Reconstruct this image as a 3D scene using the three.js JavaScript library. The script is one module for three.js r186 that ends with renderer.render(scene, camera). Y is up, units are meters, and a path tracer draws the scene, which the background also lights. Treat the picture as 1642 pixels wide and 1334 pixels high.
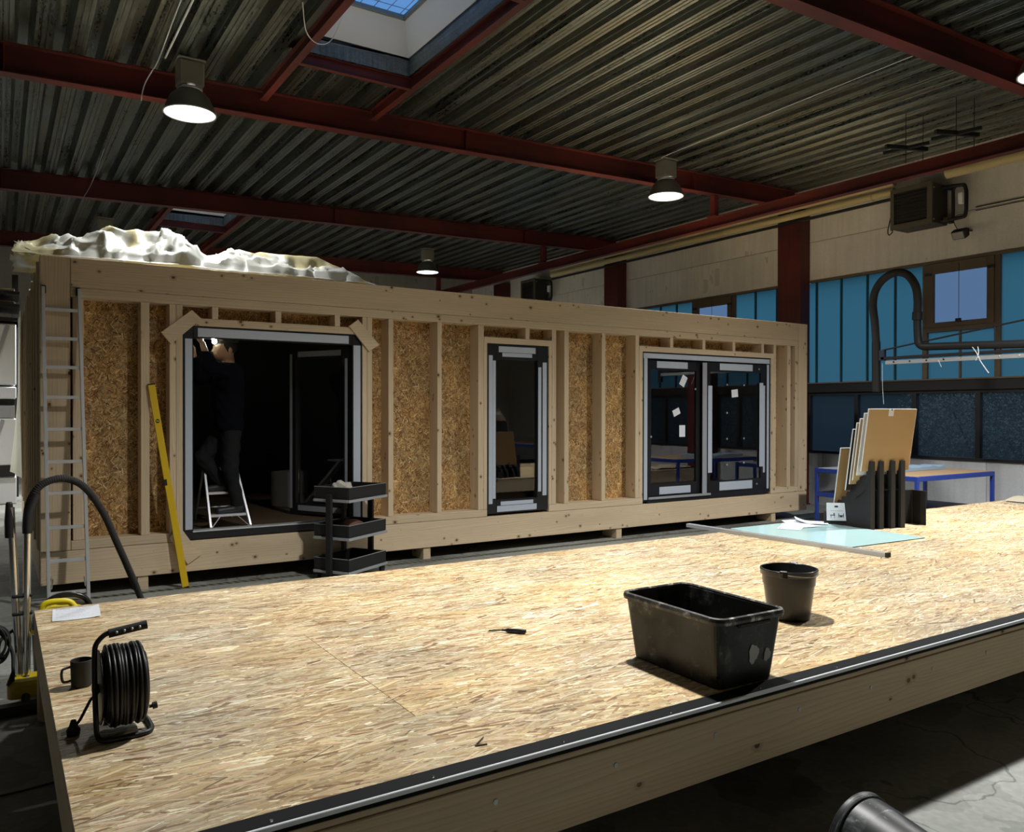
import * as THREE from 'three';
import { mergeGeometries } from 'three/addons/utils/BufferGeometryUtils.js';

// ------------------------------------------------------------------ camera, sky, exposure
const scene = new THREE.Scene();
const camera = new THREE.PerspectiveCamera(54.593, 1642 / 1334, 0.05, 200);
camera.position.set(-0.3125, 1.6463, 8.015);
{
  const yaw = 0.5685, pitch = -0.0066;
  const fw = new THREE.Vector3(Math.sin(yaw) * Math.cos(pitch), Math.sin(pitch), -Math.cos(yaw) * Math.cos(pitch));
  camera.lookAt(camera.position.clone().add(fw));
  camera.rotateZ(0.0015);
}
scene.background = new THREE.Color().setRGB(0.19, 0.345, 0.66);      // dusk sky
const renderer = new THREE.WebGLRenderer({ antialias: true });
renderer.toneMapping = THREE.LinearToneMapping;
renderer.toneMappingExposure = 1.0;
renderer.shadowMap.enabled = true;
const LAMP_POWER = 108;

// ------------------------------------------------------------------ small helpers
let seed = 12345;
const rnd = () => { seed = (seed * 1664525 + 1013904223) >>> 0; return seed / 4294967296; };
const rr = (a, b) => a + (b - a) * rnd();
const gauss = () => (rnd() + rnd() + rnd() + rnd() - 2) * 1.0;
const clamp = (x, a, b) => Math.min(b, Math.max(a, x));
const V = (x, y, z) => new THREE.Vector3(x, y, z);

const used = {};
function numbered(n) { used[n] = (used[n] ?? -1) + 1; return used[n] ? n + '_' + String(used[n]).padStart(3, '0') : n; }
function thing(name, label, category, pos = [0, 0, 0], turn = 0, group) {
  const o = new THREE.Group(); o.name = numbered(name); o.position.set(...pos); o.rotation.y = turn;
  o.userData = { label, category }; if (group) o.userData.group = group;
  scene.add(o); return o;
}
function struct(name, label) {
  const o = new THREE.Group(); o.name = name; o.userData = { kind: 'structure' }; if (label) o.userData.label = label;
  scene.add(o); return o;
}
function part(parent, name, geo, mat, label) {
  const m = new THREE.Mesh(Array.isArray(geo) ? merge(geo) : geo, mat); m.name = name;
  m.castShadow = m.receiveShadow = true; if (label) m.userData.label = label;
  parent.add(m); return m;
}
function sub(parent, name) { const g = new THREE.Group(); g.name = name; parent.add(g); return g; }
function single(name, label, category, geo, mat, group) {
  const m = new THREE.Mesh(Array.isArray(geo) ? merge(geo) : geo, mat); m.name = numbered(name);
  m.castShadow = m.receiveShadow = true; m.userData = { label, category }; if (group) m.userData.group = group;
  scene.add(m); return m;
}
function merge(list) {
  list = list.map((g) => {
    g = g.index ? g.toNonIndexed() : g;
    for (const k of Object.keys(g.attributes)) if (!['position', 'normal', 'uv'].includes(k)) g.deleteAttribute(k);
    if (!g.attributes.uv) g.setAttribute('uv', new THREE.BufferAttribute(new Float32Array(g.attributes.position.count * 2), 2));
    return g;
  });
  return mergeGeometries(list);
}
// planar uv in metres by the way a face points; g = axis of the grain, (su, sv) = size of the texture in metres
function planarUV(geo, g = 0, su = 1, sv = 1, du = 0, dv = 0) {
  geo = geo.index ? geo.toNonIndexed() : geo;
  const p = geo.attributes.position, uv = new Float32Array(p.count * 2), a = V(0, 0, 0), b = V(0, 0, 0), c = V(0, 0, 0);
  for (let i = 0; i < p.count; i += 3) {
    a.fromBufferAttribute(p, i); b.fromBufferAttribute(p, i + 1); c.fromBufferAttribute(p, i + 2);
    const n = b.clone().sub(a).cross(c.clone().sub(a)), w = [Math.abs(n.x), Math.abs(n.y), Math.abs(n.z)];
    const k = w.indexOf(Math.max(...w));
    const ax = k === g ? [(g + 1) % 3, (g + 2) % 3] : [g, 3 - g - k];
    [a, b, c].forEach((q, j) => { uv[(i + j) * 2] = q.getComponent(ax[0]) / su + du; uv[(i + j) * 2 + 1] = q.getComponent(ax[1]) / sv + dv; });
  }
  geo.setAttribute('uv', new THREE.BufferAttribute(uv, 2));
  return geo;
}
// box with chamfered edges, centred
function cbox(w, h, d, c = 0.003) {
  c = Math.min(c, w * 0.3, h * 0.3, d * 0.3);
  const H = [w / 2, h / 2, d / 2], pos = [];
  const pt = (s, k) => { const v = [0, 1, 2].map((i) => s[i] * (H[i] - (i === k ? 0 : c))); return v; };
  const tri = (A, B, C) => {
    const n = [(B[1] - A[1]) * (C[2] - A[2]) - (B[2] - A[2]) * (C[1] - A[1]), (B[2] - A[2]) * (C[0] - A[0]) - (B[0] - A[0]) * (C[2] - A[2]), (B[0] - A[0]) * (C[1] - A[1]) - (B[1] - A[1]) * (C[0] - A[0])];
    const m = [0, 1, 2].map((i) => A[i] + B[i] + C[i]);
    if (n[0] * m[0] + n[1] * m[1] + n[2] * m[2] < 0) [B, C] = [C, B];
    pos.push(...A, ...B, ...C);
  };
  const quad = (A, B, C, D) => { tri(A, B, C); tri(A, C, D); };
  for (let k = 0; k < 3; k++) for (const s of [-1, 1]) {
    const [i, j] = [(k + 1) % 3, (k + 2) % 3];
    const S = (a, b) => { const v = [0, 0, 0]; v[k] = s; v[i] = a; v[j] = b; return v; };
    quad(pt(S(-1, -1), k), pt(S(1, -1), k), pt(S(1, 1), k), pt(S(-1, 1), k));
  }
  for (let k = 0; k < 3; k++) {
    const [i, j] = [(k + 1) % 3, (k + 2) % 3];
    for (const a of [-1, 1]) for (const b of [-1, 1]) {
      const S = (t) => { const v = [0, 0, 0]; v[k] = t; v[i] = a; v[j] = b; return v; };
      quad(pt(S(-1), i), pt(S(1), i), pt(S(1), j), pt(S(-1), j));
    }
  }
  for (const a of [-1, 1]) for (const b of [-1, 1]) for (const e of [-1, 1]) tri(pt([a, b, e], 0), pt([a, b, e], 1), pt([a, b, e], 2));
  const g = new THREE.BufferGeometry();
  g.setAttribute('position', new THREE.Float32BufferAttribute(pos, 3)); g.computeVertexNormals();
  g.setAttribute('uv', new THREE.BufferAttribute(new Float32Array(pos.length / 3 * 2), 2));
  return g;
}
// box from corner to corner
function ext(x0, x1, y0, y1, z0, z1, c = 0.003) { return cbox(x1 - x0, y1 - y0, z1 - z0, c).translate((x0 + x1) / 2, (y0 + y1) / 2, (z0 + z1) / 2); }
// sawn timber: the grain runs along the longest side, every board its own stretch of the texture
function wood(x0, x1, y0, y1, z0, z1, c = 0.003) {
  const s = [x1 - x0, y1 - y0, z1 - z0], g = s.indexOf(Math.max(...s));
  return planarUV(ext(x0, x1, y0, y1, z0, z1, c), g, 4, 0.6, rnd() * 7, rnd() * 7);
}
function osbPanel(x0, x1, y0, y1, z0, z1, size, g = 0) { return planarUV(ext(x0, x1, y0, y1, z0, z1, 0.001), g, size, size, rnd() * 5, rnd() * 5); }
function tube(pts, r, seg = 40, rad = 10, closed = false, tension = 0.5) {
  return new THREE.TubeGeometry(new THREE.CatmullRomCurve3(pts.map((p) => Array.isArray(p) ? V(...p) : p), closed, 'catmullrom', tension), seg, r, rad, closed);
}
// straight round bar between two points
function bar(a, b, r, rad = 12, r2 = r) {
  const A = V(...a), B = V(...b), d = B.clone().sub(A), L = d.length();
  const g = new THREE.CylinderGeometry(r2, r, L, rad);
  g.applyQuaternion(new THREE.Quaternion().setFromUnitVectors(V(0, 1, 0), d.normalize()));
  return g.translate((a[0] + b[0]) / 2, (a[1] + b[1]) / 2, (a[2] + b[2]) / 2);
}
// straight flat bar between two points: width w across `side`, thickness t
function flat(a, b, w, t, side = [0, 0, 1], c = 0.002) {
  const A = V(...a), B = V(...b), y = B.clone().sub(A), L = y.length(); y.normalize();
  const x = V(...side), z = x.clone().cross(y).normalize(); x.copy(y).cross(z).normalize();
  const g = cbox(w, L, t, c);
  g.applyMatrix4(new THREE.Matrix4().makeBasis(x, y, z));
  return g.translate((a[0] + b[0]) / 2, (a[1] + b[1]) / 2, (a[2] + b[2]) / 2);
}
function lathe(pts, seg = 40) { return new THREE.LatheGeometry(pts.map((p) => new THREE.Vector2(...p)), seg); }
function loft(rings, capA = false, capB = false) {
  const n = rings[0].length, pos = [], uv = [];
  const put = (p, u, v) => { pos.push(...p); uv.push(u, v); };
  for (let i = 0; i + 1 < rings.length; i++) for (let j = 0; j < n; j++) {
    const k = (j + 1) % n, A = rings[i][j], B = rings[i][k], C = rings[i + 1][k], D = rings[i + 1][j];
    const u0 = j / n, u1 = (j + 1) / n, v0 = i / (rings.length - 1), v1 = (i + 1) / (rings.length - 1);
    put(A, u0, v0); put(B, u1, v0); put(C, u1, v1); put(A, u0, v0); put(C, u1, v1); put(D, u0, v1);
  }
  const cap = (r, flip) => {
    const m = [0, 1, 2].map((c) => r.reduce((s, p) => s + p[c], 0) / n);
    for (let j = 0; j < n; j++) { const A = r[j], B = r[(j + 1) % n]; if (flip) { put(m, 0.5, 0.5); put(B, 0, 0); put(A, 1, 0); } else { put(m, 0.5, 0.5); put(A, 0, 0); put(B, 1, 0); } }
  };
  if (capA) cap(rings[0], true); if (capB) cap(rings[rings.length - 1], false);
  const g = new THREE.BufferGeometry();
  g.setAttribute('position', new THREE.Float32BufferAttribute(pos, 3)); g.setAttribute('uv', new THREE.Float32BufferAttribute(uv, 2));
  g.computeVertexNormals(); return g;
}
function rring(w, d, r, y, n = 5) {
  const out = [];
  for (const [sx, sz, a0] of [[1, 1, 0], [-1, 1, 90], [-1, -1, 180], [1, -1, 270]]) for (let i = 0; i <= n; i++) {
    const a = (a0 + 90 * i / n) * Math.PI / 180;
    out.push([sx * (w / 2 - r) + r * Math.cos(a), y, sz * (d / 2 - r) + r * Math.sin(a)]);
  }
  return out.reverse();
}
function prism(points, depth, bevel = 0.001) {          // outline in x, y, pushed along z, centred
  const s = new THREE.Shape(points.map((p) => new THREE.Vector2(...p)));
  return new THREE.ExtrudeGeometry(s, { depth: depth - 2 * bevel, bevelEnabled: bevel > 0, bevelSize: bevel, bevelThickness: bevel, bevelSegments: 1, curveSegments: 6 }).translate(0, 0, -depth / 2 + bevel);
}

// ------------------------------------------------------------------ computed textures
function lattice(s, n) { const a = new Float32Array(n * n); let q = s * 7919 + 13; for (let i = 0; i < n * n; i++) { q = (q * 1103515245 + 12345) & 0x7fffffff; a[i] = q / 0x7fffffff; } return a; }
function vnoise(s) {                                    // value noise that tiles: f(u, v, periodU, periodV), u and v in 0..1
  const n = 256, a = lattice(s, n);
  const g = (x, y, pu, pv) => a[((y % pv) + pv) % pv * n + ((x % pu) + pu) % pu];
  return (u, v, pu, pv) => {
    const x = u * pu, y = v * pv, i = Math.floor(x), j = Math.floor(y); let fx = x - i, fy = y - j;
    fx = fx * fx * (3 - 2 * fx); fy = fy * fy * (3 - 2 * fy);
    return (g(i, j, pu, pv) * (1 - fx) + g(i + 1, j, pu, pv) * fx) * (1 - fy) + (g(i, j + 1, pu, pv) * (1 - fx) + g(i + 1, j + 1, pu, pv) * fx) * fy;
  };
}
const N1 = vnoise(1), N2 = vnoise(2), N3 = vnoise(3), N4 = vnoise(4);
function fbm(N, u, v, p, oct = 4) { let s = 0, a = 0.5; for (let i = 0; i < oct; i++) { s += a * N(u, v, Math.min(255, p << i), Math.min(255, p << i)); a *= 0.5; } return s / (1 - Math.pow(0.5, oct)); }
function dataTex(w, h, fn, srgb = true) {
  const d = new Uint8Array(w * h * 4);
  for (let y = 0; y < h; y++) for (let x = 0; x < w; x++) {
    const c = fn(x / w, y / h, x, y), i = (y * w + x) * 4;
    if (typeof c === 'number') d[i] = d[i + 1] = d[i + 2] = clamp(c, 0, 255); else { d[i] = clamp(c[0], 0, 255); d[i + 1] = clamp(c[1], 0, 255); d[i + 2] = clamp(c[2], 0, 255); }
    d[i + 3] = 255;
  }
  return asTex(d, w, h, srgb);
}
function asTex(d, w, h, srgb) {
  const t = new THREE.DataTexture(d, w, h); t.wrapS = t.wrapT = THREE.RepeatWrapping; t.magFilter = THREE.LinearFilter; t.minFilter = THREE.LinearMipmapLinearFilter; t.generateMipmaps = true;
  if (srgb) t.colorSpace = THREE.SRGBColorSpace; t.needsUpdate = true; return t;
}
function canvasTex(w, h, draw) {
  const c = document.createElement('canvas'); c.width = w; c.height = h; draw(c.getContext('2d'), w, h);
  const t = new THREE.CanvasTexture(c); t.colorSpace = THREE.SRGBColorSpace; return t;
}
// pressed strand board: thousands of overlapping strands
function strandBoard(px, count, palette, spread, len, wid) {
  const d = new Uint8Array(px * px * 4), b = new Uint8Array(px * px * 4);
  for (let i = 0; i < px * px; i++) { d[i * 4] = palette[0][0] * 0.8; d[i * 4 + 1] = palette[0][1] * 0.8; d[i * 4 + 2] = palette[0][2] * 0.8; d[i * 4 + 3] = b[i * 4 + 3] = 255; }
  for (let s = 0; s < count; s++) {
    const cx = rnd() * px, cy = rnd() * px, a = gauss() * spread, L = rr(...len), Wd = rr(...wid) * (rnd() < 0.3 ? 0.5 : 1), ca = Math.cos(a), sa = Math.sin(a);
    const base = palette[Math.floor(Math.pow(rnd(), 1.25) * palette.length)], j = rr(0.9, 1.1), skew = rr(-0.35, 0.35), hgt = rr(90, 255), fr = rr(0.35, 1.2), ph = rnd() * 6;
    for (let v = -Wd / 2; v < Wd / 2; v += 0.75) {
      const edge = Math.abs(v) > Wd / 2 - 1 ? 0.9 : 1, grain = 1 + 0.05 * Math.sin(v * fr + ph), e = skew * v * 3 + rr(-2, 2);
      for (let u = -L / 2 + e; u < L / 2 + e; u += 0.75) {
        const x = ((Math.round(cx + u * ca - v * sa) % px) + px) % px, y = ((Math.round(cy + u * sa + v * ca) % px) + px) % px, i = (y * px + x) * 4, m = j * edge * grain;
        d[i] = Math.min(255, base[0] * m); d[i + 1] = Math.min(255, base[1] * m); d[i + 2] = Math.min(255, base[2] * m);
        b[i] = b[i + 1] = b[i + 2] = hgt * edge;
      }
    }
  }
  for (let y = 0; y < px; y++) for (let x = 0; x < px; x++) { const i = (y * px + x) * 4, u = x / px, v = y / px, m = 1 + 0.16 * (N1(u, v, 7, 13) - 0.5) + 0.1 * (N2(u, v, 17, 31) - 0.5), w = 0.05 * (N3(u, v, 5, 9) - 0.5); d[i] = Math.min(255, d[i] * (m + w)); d[i + 1] = Math.min(255, d[i + 1] * m); d[i + 2] = Math.min(255, d[i + 2] * (m - w * 2)); }
  return [asTex(d, px, px, true), asTex(b, px, px, false)];
}
const [osbFloorMap, osbFloorBump] = strandBoard(2048, 36000, [[202, 180, 138], [212, 192, 150], [194, 170, 126], [222, 206, 168], [186, 160, 114], [206, 178, 144], [178, 150, 106], [234, 222, 192], [198, 168, 136], [166, 134, 92], [132, 100, 66]], 0.45, [20, 145], [3, 14]);
const [osbWallMap, osbWallBump] = strandBoard(1024, 15000, [[186, 148, 92], [170, 130, 76], [198, 162, 106], [156, 114, 64], [210, 178, 126], [138, 98, 52], [178, 136, 82], [108, 74, 38], [216, 190, 142]], 1.6, [14, 58], [3, 10]);
// spruce: growth rings along u, knots with the grain bending round them
const knots = []; for (let i = 0; i < 26; i++) knots.push([rnd(), rnd(), rr(0.006, 0.016), rr(0.6, 1)]);
const spruceMap = dataTex(2048, 512, (u, v) => {
  let vv = v, k = 0, ring = 0;
  for (const [ku, kv, r, st] of knots) {
    let du = u - ku, dv = v - kv; du -= Math.round(du); dv -= Math.round(dv);
    const dx = du * 4, dy = dv * 0.6, q = Math.hypot(dx * 0.8, dy);
    if (q < 0.14) { vv += Math.sign(dv || 1) * 0.022 * Math.exp(-q * q / 0.0016) * (r / 0.012) * (1 - Math.exp(-q * q / 0.00012)); if (q < r) { k = Math.max(k, st * Math.min(1, (r - q) / r * 3)); ring = q / r; } else if (q < r * 2.2) k = Math.max(k, 0.28 * st * (1 - (q - r) / (r * 1.2))); }
  }
  const w = N1(u, v, 6, 12) * 0.05 + N2(u, v, 3, 4) * 0.09, f = (vv + w) * 26, s = f - Math.floor(f);
  const line = Math.pow(s, 3) * 0.8 * (0.4 + 0.6 * N3(u, v, 4, 24)), fine = N4(u, v, 40, 240) - 0.5, big = fbm(N2, u, v, 4, 3) - 0.5, lam = N3(0.3, v, 2, 3) - 0.5;
  let c = [212, 191, 160].map((x, i) => x * (1 - line * [0.1, 0.13, 0.19][i] + fine * 0.05 + big * 0.1 + lam * 0.05));
  if (k) c = c.map((x, i) => x * (1 - k) + [112, 70, 36][i] * (0.8 + 0.4 * Math.sin(ring * 14) * 0.4) * k);
  return c;
});
const concreteMap = dataTex(1024, 1024, (u, v) => {
  const a = fbm(N1, u, v, 4, 6), b = fbm(N2, u, v, 9, 5), sp = N3(u, v, 255, 255), cr = Math.abs(fbm(N4, u, v, 5, 5) - 0.5);
  let s = 150 + (a - 0.5) * 70 + (b - 0.5) * 36 + (sp - 0.5) * 16; if (cr < 0.004) s *= 0.72; if (b > 0.63) s *= 0.9; if (a < 0.36) s *= 0.86;
  return [s * 0.99, s, s * 0.98];
});
const wallMap = dataTex(1024, 1024, (u, v) => {
  const a = fbm(N2, u, v, 3, 6), b = fbm(N1, u, v, 10, 5), st = N3(u, v, 90, 3), sp = N4(u, v, 250, 250);
  let s = 205 + (a - 0.5) * 26 + (b - 0.5) * 14 + (st - 0.5) * 10 + (sp - 0.5) * 8; if (b > 0.68 && st > 0.6) s *= 0.88;
  return [s, s * 0.985, s * 0.955];
});
const galvMap = dataTex(1024, 1024, (u, v) => {
  const sp = N1(u, v, 120, 120), s2 = N2(u, v, 60, 60), st = N3(u, v, 70, 3), b = fbm(N4, u, v, 5, 5), patch = fbm(N1, u, v, 3, 4);
  let s = 148 + (Math.round(sp * 4) / 4 - 0.5) * 26 + (s2 - 0.5) * 14 + (st - 0.5) * 34 + (b - 0.5) * 60;
  const rust = clamp((patch - 0.56) * 6, 0, 1) * (0.4 + 0.6 * st);
  return [s * (0.975 - 0.05 * rust), s * (1 - 0.1 * rust), s * (0.965 - 0.16 * rust)];
});
const galvRough = dataTex(512, 512, (u, v) => 110 + (N1(u, v, 120, 120) - 0.5) * 60 + (N3(u, v, 70, 3) - 0.5) * 60 + (fbm(N4, u, v, 5, 4) - 0.5) * 80, false);
const redMap = dataTex(512, 512, (u, v) => { const a = fbm(N1, u, v, 5, 5), b = N3(u, v, 3, 40), c = N2(u, v, 180, 180); const s = 1 + (a - 0.5) * 0.5 + (b - 0.5) * 0.16 + (c - 0.5) * 0.1; return [80 * s, 27 * s, 23 * s]; });
const scuffMap = dataTex(1024, 1024, (u, v) => {          // black plastic with dried mortar, splashes and scratches
  const a = fbm(N1, u, v, 6, 5), b = N2(u, v, 200, 60), c = fbm(N3, u, v, 14, 5), d = N4(u, v, 60, 220), e = fbm(N4, u, v, 3, 4);
  let s = 25 + (a - 0.5) * 14; if (c > 0.565) s += (c - 0.565) * 420 * (0.35 + 0.65 * b) * (e > 0.45 ? 1 : 0.3); if (d > 0.9 && e > 0.47) s += 30; if (a > 0.66) s += 18 * b;
  return [s, s * 0.99, s * 0.95];
});
const scuffRough = dataTex(256, 256, (u, v) => 120 + (fbm(N3, u, v, 6, 4) - 0.5) * 160, false);
const paintWear = dataTex(512, 512, (u, v) => { const c = fbm(N3, u, v, 18, 4), e = fbm(N1, u, v, 4, 4); const s = c > 0.66 && e > 0.45 ? 70 : 20 + (e - 0.5) * 10; return [s, s * 0.97, s * 0.88]; });

// ------------------------------------------------------------------ materials
const std = (o) => new THREE.MeshStandardMaterial(o), phys = (o) => new THREE.MeshPhysicalMaterial(o);
const lin = (r, g, b) => new THREE.Color().setRGB(r, g, b);
const M = {
  spruce: std({ map: spruceMap, roughness: 0.72 }),
  strip: phys({ color: lin(0.006, 0.006, 0.007), roughness: 0.7, specularIntensity: 0.3 }),
  profile: std({ color: lin(0.78, 0.8, 0.84), roughness: 0.4, metalness: 0.2 }),  // whitish colour stands in for the lamp mirrored in the aluminium
  osbFloor: std({ map: osbFloorMap, bumpMap: osbFloorBump, bumpScale: 0.0006, roughness: 0.5 }),
  osbWall: std({ map: osbWallMap, bumpMap: osbWallBump, bumpScale: 0.0012, roughness: 0.7 }),
  concrete: std({ map: concreteMap, color: lin(0.92, 0.93, 0.88), roughness: 0.62 }),
  wall: std({ map: wallMap, color: lin(1.12, 1.11, 1.1), roughness: 0.85 }),
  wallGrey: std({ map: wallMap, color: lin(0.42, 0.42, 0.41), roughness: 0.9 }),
  apron: std({ map: wallMap, color: lin(0.8, 0.85, 0.94), roughness: 0.8 }),
  galv: std({ map: galvMap, roughnessMap: galvRough, color: lin(0.56, 0.585, 0.58), metalness: 0.9, roughness: 0.85, side: THREE.DoubleSide }),
  galvPlain: std({ map: galvMap, color: lin(0.6, 0.66, 0.74), metalness: 0.5, roughness: 0.5 }),
  red: std({ map: redMap, roughness: 0.55 }),
  white: std({ color: lin(0.72, 0.74, 0.75), roughness: 0.6 }),
  black: std({ color: lin(0.012, 0.012, 0.013), roughness: 0.5 }),
  blackGloss: std({ color: lin(0.014, 0.014, 0.016), roughness: 0.28 }),
  rubber: std({ color: lin(0.018, 0.018, 0.018), roughness: 0.75 }),
  scuff: std({ map: scuffMap, roughnessMap: scuffRough, roughness: 1, bumpMap: scuffMap, bumpScale: 0.0008, side: THREE.DoubleSide }),
  paintWear: std({ map: paintWear, roughness: 0.45 }),
  alu: std({ color: lin(0.78, 0.79, 0.81), metalness: 0.5, roughness: 0.34 }),
  aluDull: std({ color: lin(0.5, 0.52, 0.54), metalness: 0.6, roughness: 0.48 }),
  chrome: std({ color: lin(0.8, 0.79, 0.76), metalness: 1, roughness: 0.16 }),
  film: std({ color: lin(0.5, 0.55, 0.63), roughness: 0.42 }),
  filmGrey: std({ color: lin(0.33, 0.34, 0.37), roughness: 0.5 }),
  glass: phys({ color: 0xffffff, transmission: 1, roughness: 0.0, ior: 2.1 }),
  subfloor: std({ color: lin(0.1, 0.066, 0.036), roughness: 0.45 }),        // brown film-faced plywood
  yellow: std({ color: lin(0.72, 0.47, 0.01), roughness: 0.42 }),
  yellowVac: std({ color: lin(0.85, 0.68, 0.015), roughness: 0.38 }),
  blue: std({ color: lin(0.02, 0.055, 0.33), roughness: 0.4 }),
  beige: std({ color: lin(0.5, 0.42, 0.22), roughness: 0.7 }),
  bronze: std({ color: lin(0.12, 0.09, 0.055), roughness: 0.6 }),
  hardboard: std({ color: lin(0.47, 0.31, 0.15), roughness: 0.75 }),
  paper: std({ color: lin(0.8, 0.83, 0.88), roughness: 0.8, side: THREE.DoubleSide }),
  housing: std({ color: lin(0.22, 0.21, 0.18), roughness: 0.55 }),
  reflector: std({ color: lin(0.2, 0.2, 0.19), metalness: 0.6, roughness: 0.4, side: THREE.DoubleSide }),
  lampGlow: std({ color: 0xffffff, emissive: 0xffffff, emissiveIntensity: 7, roughness: 0.4 }),
  steelDark: std({ color: lin(0.02, 0.02, 0.021), roughness: 0.55, metalness: 0.3 }),
};

// ------------------------------------------------------------------ the hall
const SLOPE = 0.0247, XW = 11.8, XL = -6.2, ZB = -13.2, ZF = 11;
const beamTop = (x) => 5.56 + SLOPE * (x - XW), beamBot = (x) => 5.26 + SLOPE * (x - XW);
const BEAMS = [8.43, 3.5, -1.42, -6.35, -11.28];
{
  const f = struct('floor', 'worn grey concrete hall floor');
  part(f, 'slab', planarUV(ext(XL - 0.3, XW + 0.3, -0.2, 0, ZB - 0.3, ZF + 0.3, 0.001), 0, 5, 5), M.concrete);
  const hz = canvasTex(256, 64, (c, w, h) => { c.fillStyle = '#7c7d6a'; c.fillRect(0, 0, w, h); c.fillStyle = '#17170f'; for (let i = -1; i < 5; i++) { c.beginPath(); c.moveTo(i * 64, h); c.lineTo(i * 64 + 30, h); c.lineTo(i * 64 + 62, 0); c.lineTo(i * 64 + 32, 0); c.fill(); } c.fillStyle = '#8d8d84'; for (let i = 0; i < 60; i++) c.fillRect(rnd() * w, rnd() * h, rr(2, 9), rr(1, 4)); });
  hz.wrapS = hz.wrapT = THREE.RepeatWrapping;
  const g = new THREE.BoxGeometry(11, 0.003, 0.075).translate(5.3, 0.0015, 0.1), p = g.attributes.position, uv = g.attributes.uv;
  for (let i = 0; i < p.count; i++) uv.setXY(i, p.getX(i) / 0.3, (p.getZ(i) - 0.0625) / 0.075);
  part(f, 'hazard_tape', g, std({ map: hz, roughness: 0.7 }), 'worn black and yellow hazard tape stuck on the floor');
  part(f, 'expansion_joint', ext(XL, XW, 0, 0.0015, 6.62, 6.632, 0.0005), M.black, 'thin dark joint in the concrete');
  part(f, 'crack', tube([[-1.6, 0, 4.28], [-1.1, 0, 4.12], [-0.75, 0, 4.16], [-0.45, 0, 3.98], [-0.2, 0, 3.95], [0.1, 0, 3.9]], 0.006, 40, 6), M.black, 'dark crack across the floor');
}
// roof: slab with two skylight holes, profiled deck sheets below it
const SKY = [[2.34, 3.53, -0.12, 2.05], [2.34, 3.53, -8.75, -6.62]];
const ceiling = struct('ceiling', 'galvanised trapezoidal sheet roof seen from below');
{
  const slab = [], zs = [ZB - 0.3, SKY[1][2], SKY[1][3], SKY[0][2], SKY[0][3], ZF + 0.3];
  for (let i = 0; i < 5; i++) {
    const hole = i === 1 || i === 3, y = 5.74;
    const put = (x0, x1) => { const g = new THREE.BoxGeometry(x1 - x0, 0.16, zs[i + 1] - zs[i], 1, 1, 1).translate((x0 + x1) / 2, 0, (zs[i] + zs[i + 1]) / 2), p = g.attributes.position; for (let k = 0; k < p.count; k++) p.setY(k, p.getY(k) + y + SLOPE * (p.getX(k) - XW) + 0.045); slab.push(g); };
    if (hole) { put(XL - 0.3, SKY[0][0]); put(SKY[0][1], XW + 0.3); } else put(XL - 0.3, XW + 0.3);
  }
  part(ceiling, 'roof_slab', slab, M.wallGrey);
  // one rib of the deck: wide bottom flange with two grooves, sloping webs, narrow top flange
  const rib = [[0, 0], [0.034, 0], [0.04, 0.008], [0.048, 0.008], [0.054, 0], [0.084, 0], [0.09, 0.008], [0.098, 0.008], [0.104, 0], [0.138, 0], [0.152, 0.05], [0.156, 0.056], [0.182, 0.134], [0.268, 0.134], [0.294, 0.056], [0.298, 0.05], [0.31, 0]];
  function sheet(x0, ribs, z0, z1, lift) {
    const pos = [], uv = [], L = []; let s = 0;
    for (let r = 0; r < ribs; r++) for (let i = r ? 1 : 0; i < rib.length; i++) { const x = x0 + r * 0.31 + rib[i][0], y = beamTop(x) + rib[i][1] + lift; if (L.length) s += Math.hypot(x - L[L.length - 1][0], y - L[L.length - 1][1]); L.push([x, y, s]); }
    const ou = rnd() * 3, ov = rnd() * 3;
    for (let i = 0; i + 1 < L.length; i++) for (const [q, z] of [[i, z0], [i + 1, z0], [i + 1, z1], [i, z0], [i + 1, z1], [i, z1]]) { pos.push(L[q][0], L[q][1], z); uv.push(L[q][2] / 1.2 + ou, z / 4 + ov); }
    const g = new THREE.BufferGeometry(); g.setAttribute('position', new THREE.Float32BufferAttribute(pos, 3)); g.setAttribute('uv', new THREE.Float32BufferAttribute(uv, 2)); g.computeVertexNormals(); return g;
  }
  const cuts = [ZF + 0.1, ...BEAMS, ZB - 0.1];
  for (let b = 0; b + 1 < cuts.length; b++) {
    const z1 = cuts[b] + 0.06, z0 = cuts[b + 1] - 0.06, sky = SKY.find((q) => q[2] > z0 && q[3] < z1);
    for (let k = 0, x = XL; x < XW; x += 0.93, k++) {
      const n = Math.min(3, Math.round((XW + 0.1 - x) / 0.31)); if (n < 1) break;
      const lift = 0.002 + (b % 2) * 0.003 + (k % 2) * 0.0015;
      if (!sky || x + 0.93 <= sky[0] || x >= sky[1]) { part(ceiling, 'deck_sheet', sheet(x, n, z0, z1, lift), M.galv); continue; }
      for (let r = 0; r < n; r++) {                       // ribs cut by the skylight
        const xr = x + r * 0.31;
        if (xr + 0.2 < sky[0] || xr + 0.06 > sky[1]) part(ceiling, 'deck_sheet', sheet(xr, 1, z0, z1, lift), M.galv);
        else { part(ceiling, 'deck_sheet', sheet(xr, 1, z0, sky[2], lift), M.galv); part(ceiling, 'deck_sheet', sheet(xr, 1, sky[3], z1, lift), M.galv); }
      }
    }
  }
}
function ibeam(L, h, w, tw, tf) { return [new THREE.BoxGeometry(L, tf, w).translate(0, h / 2 - tf / 2, 0), new THREE.BoxGeometry(L, tf, w).translate(0, -h / 2 + tf / 2, 0), new THREE.BoxGeometry(L, h - 2 * tf, tw)].map((g) => planarUV(g, 0, 2, 2)); }
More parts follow.
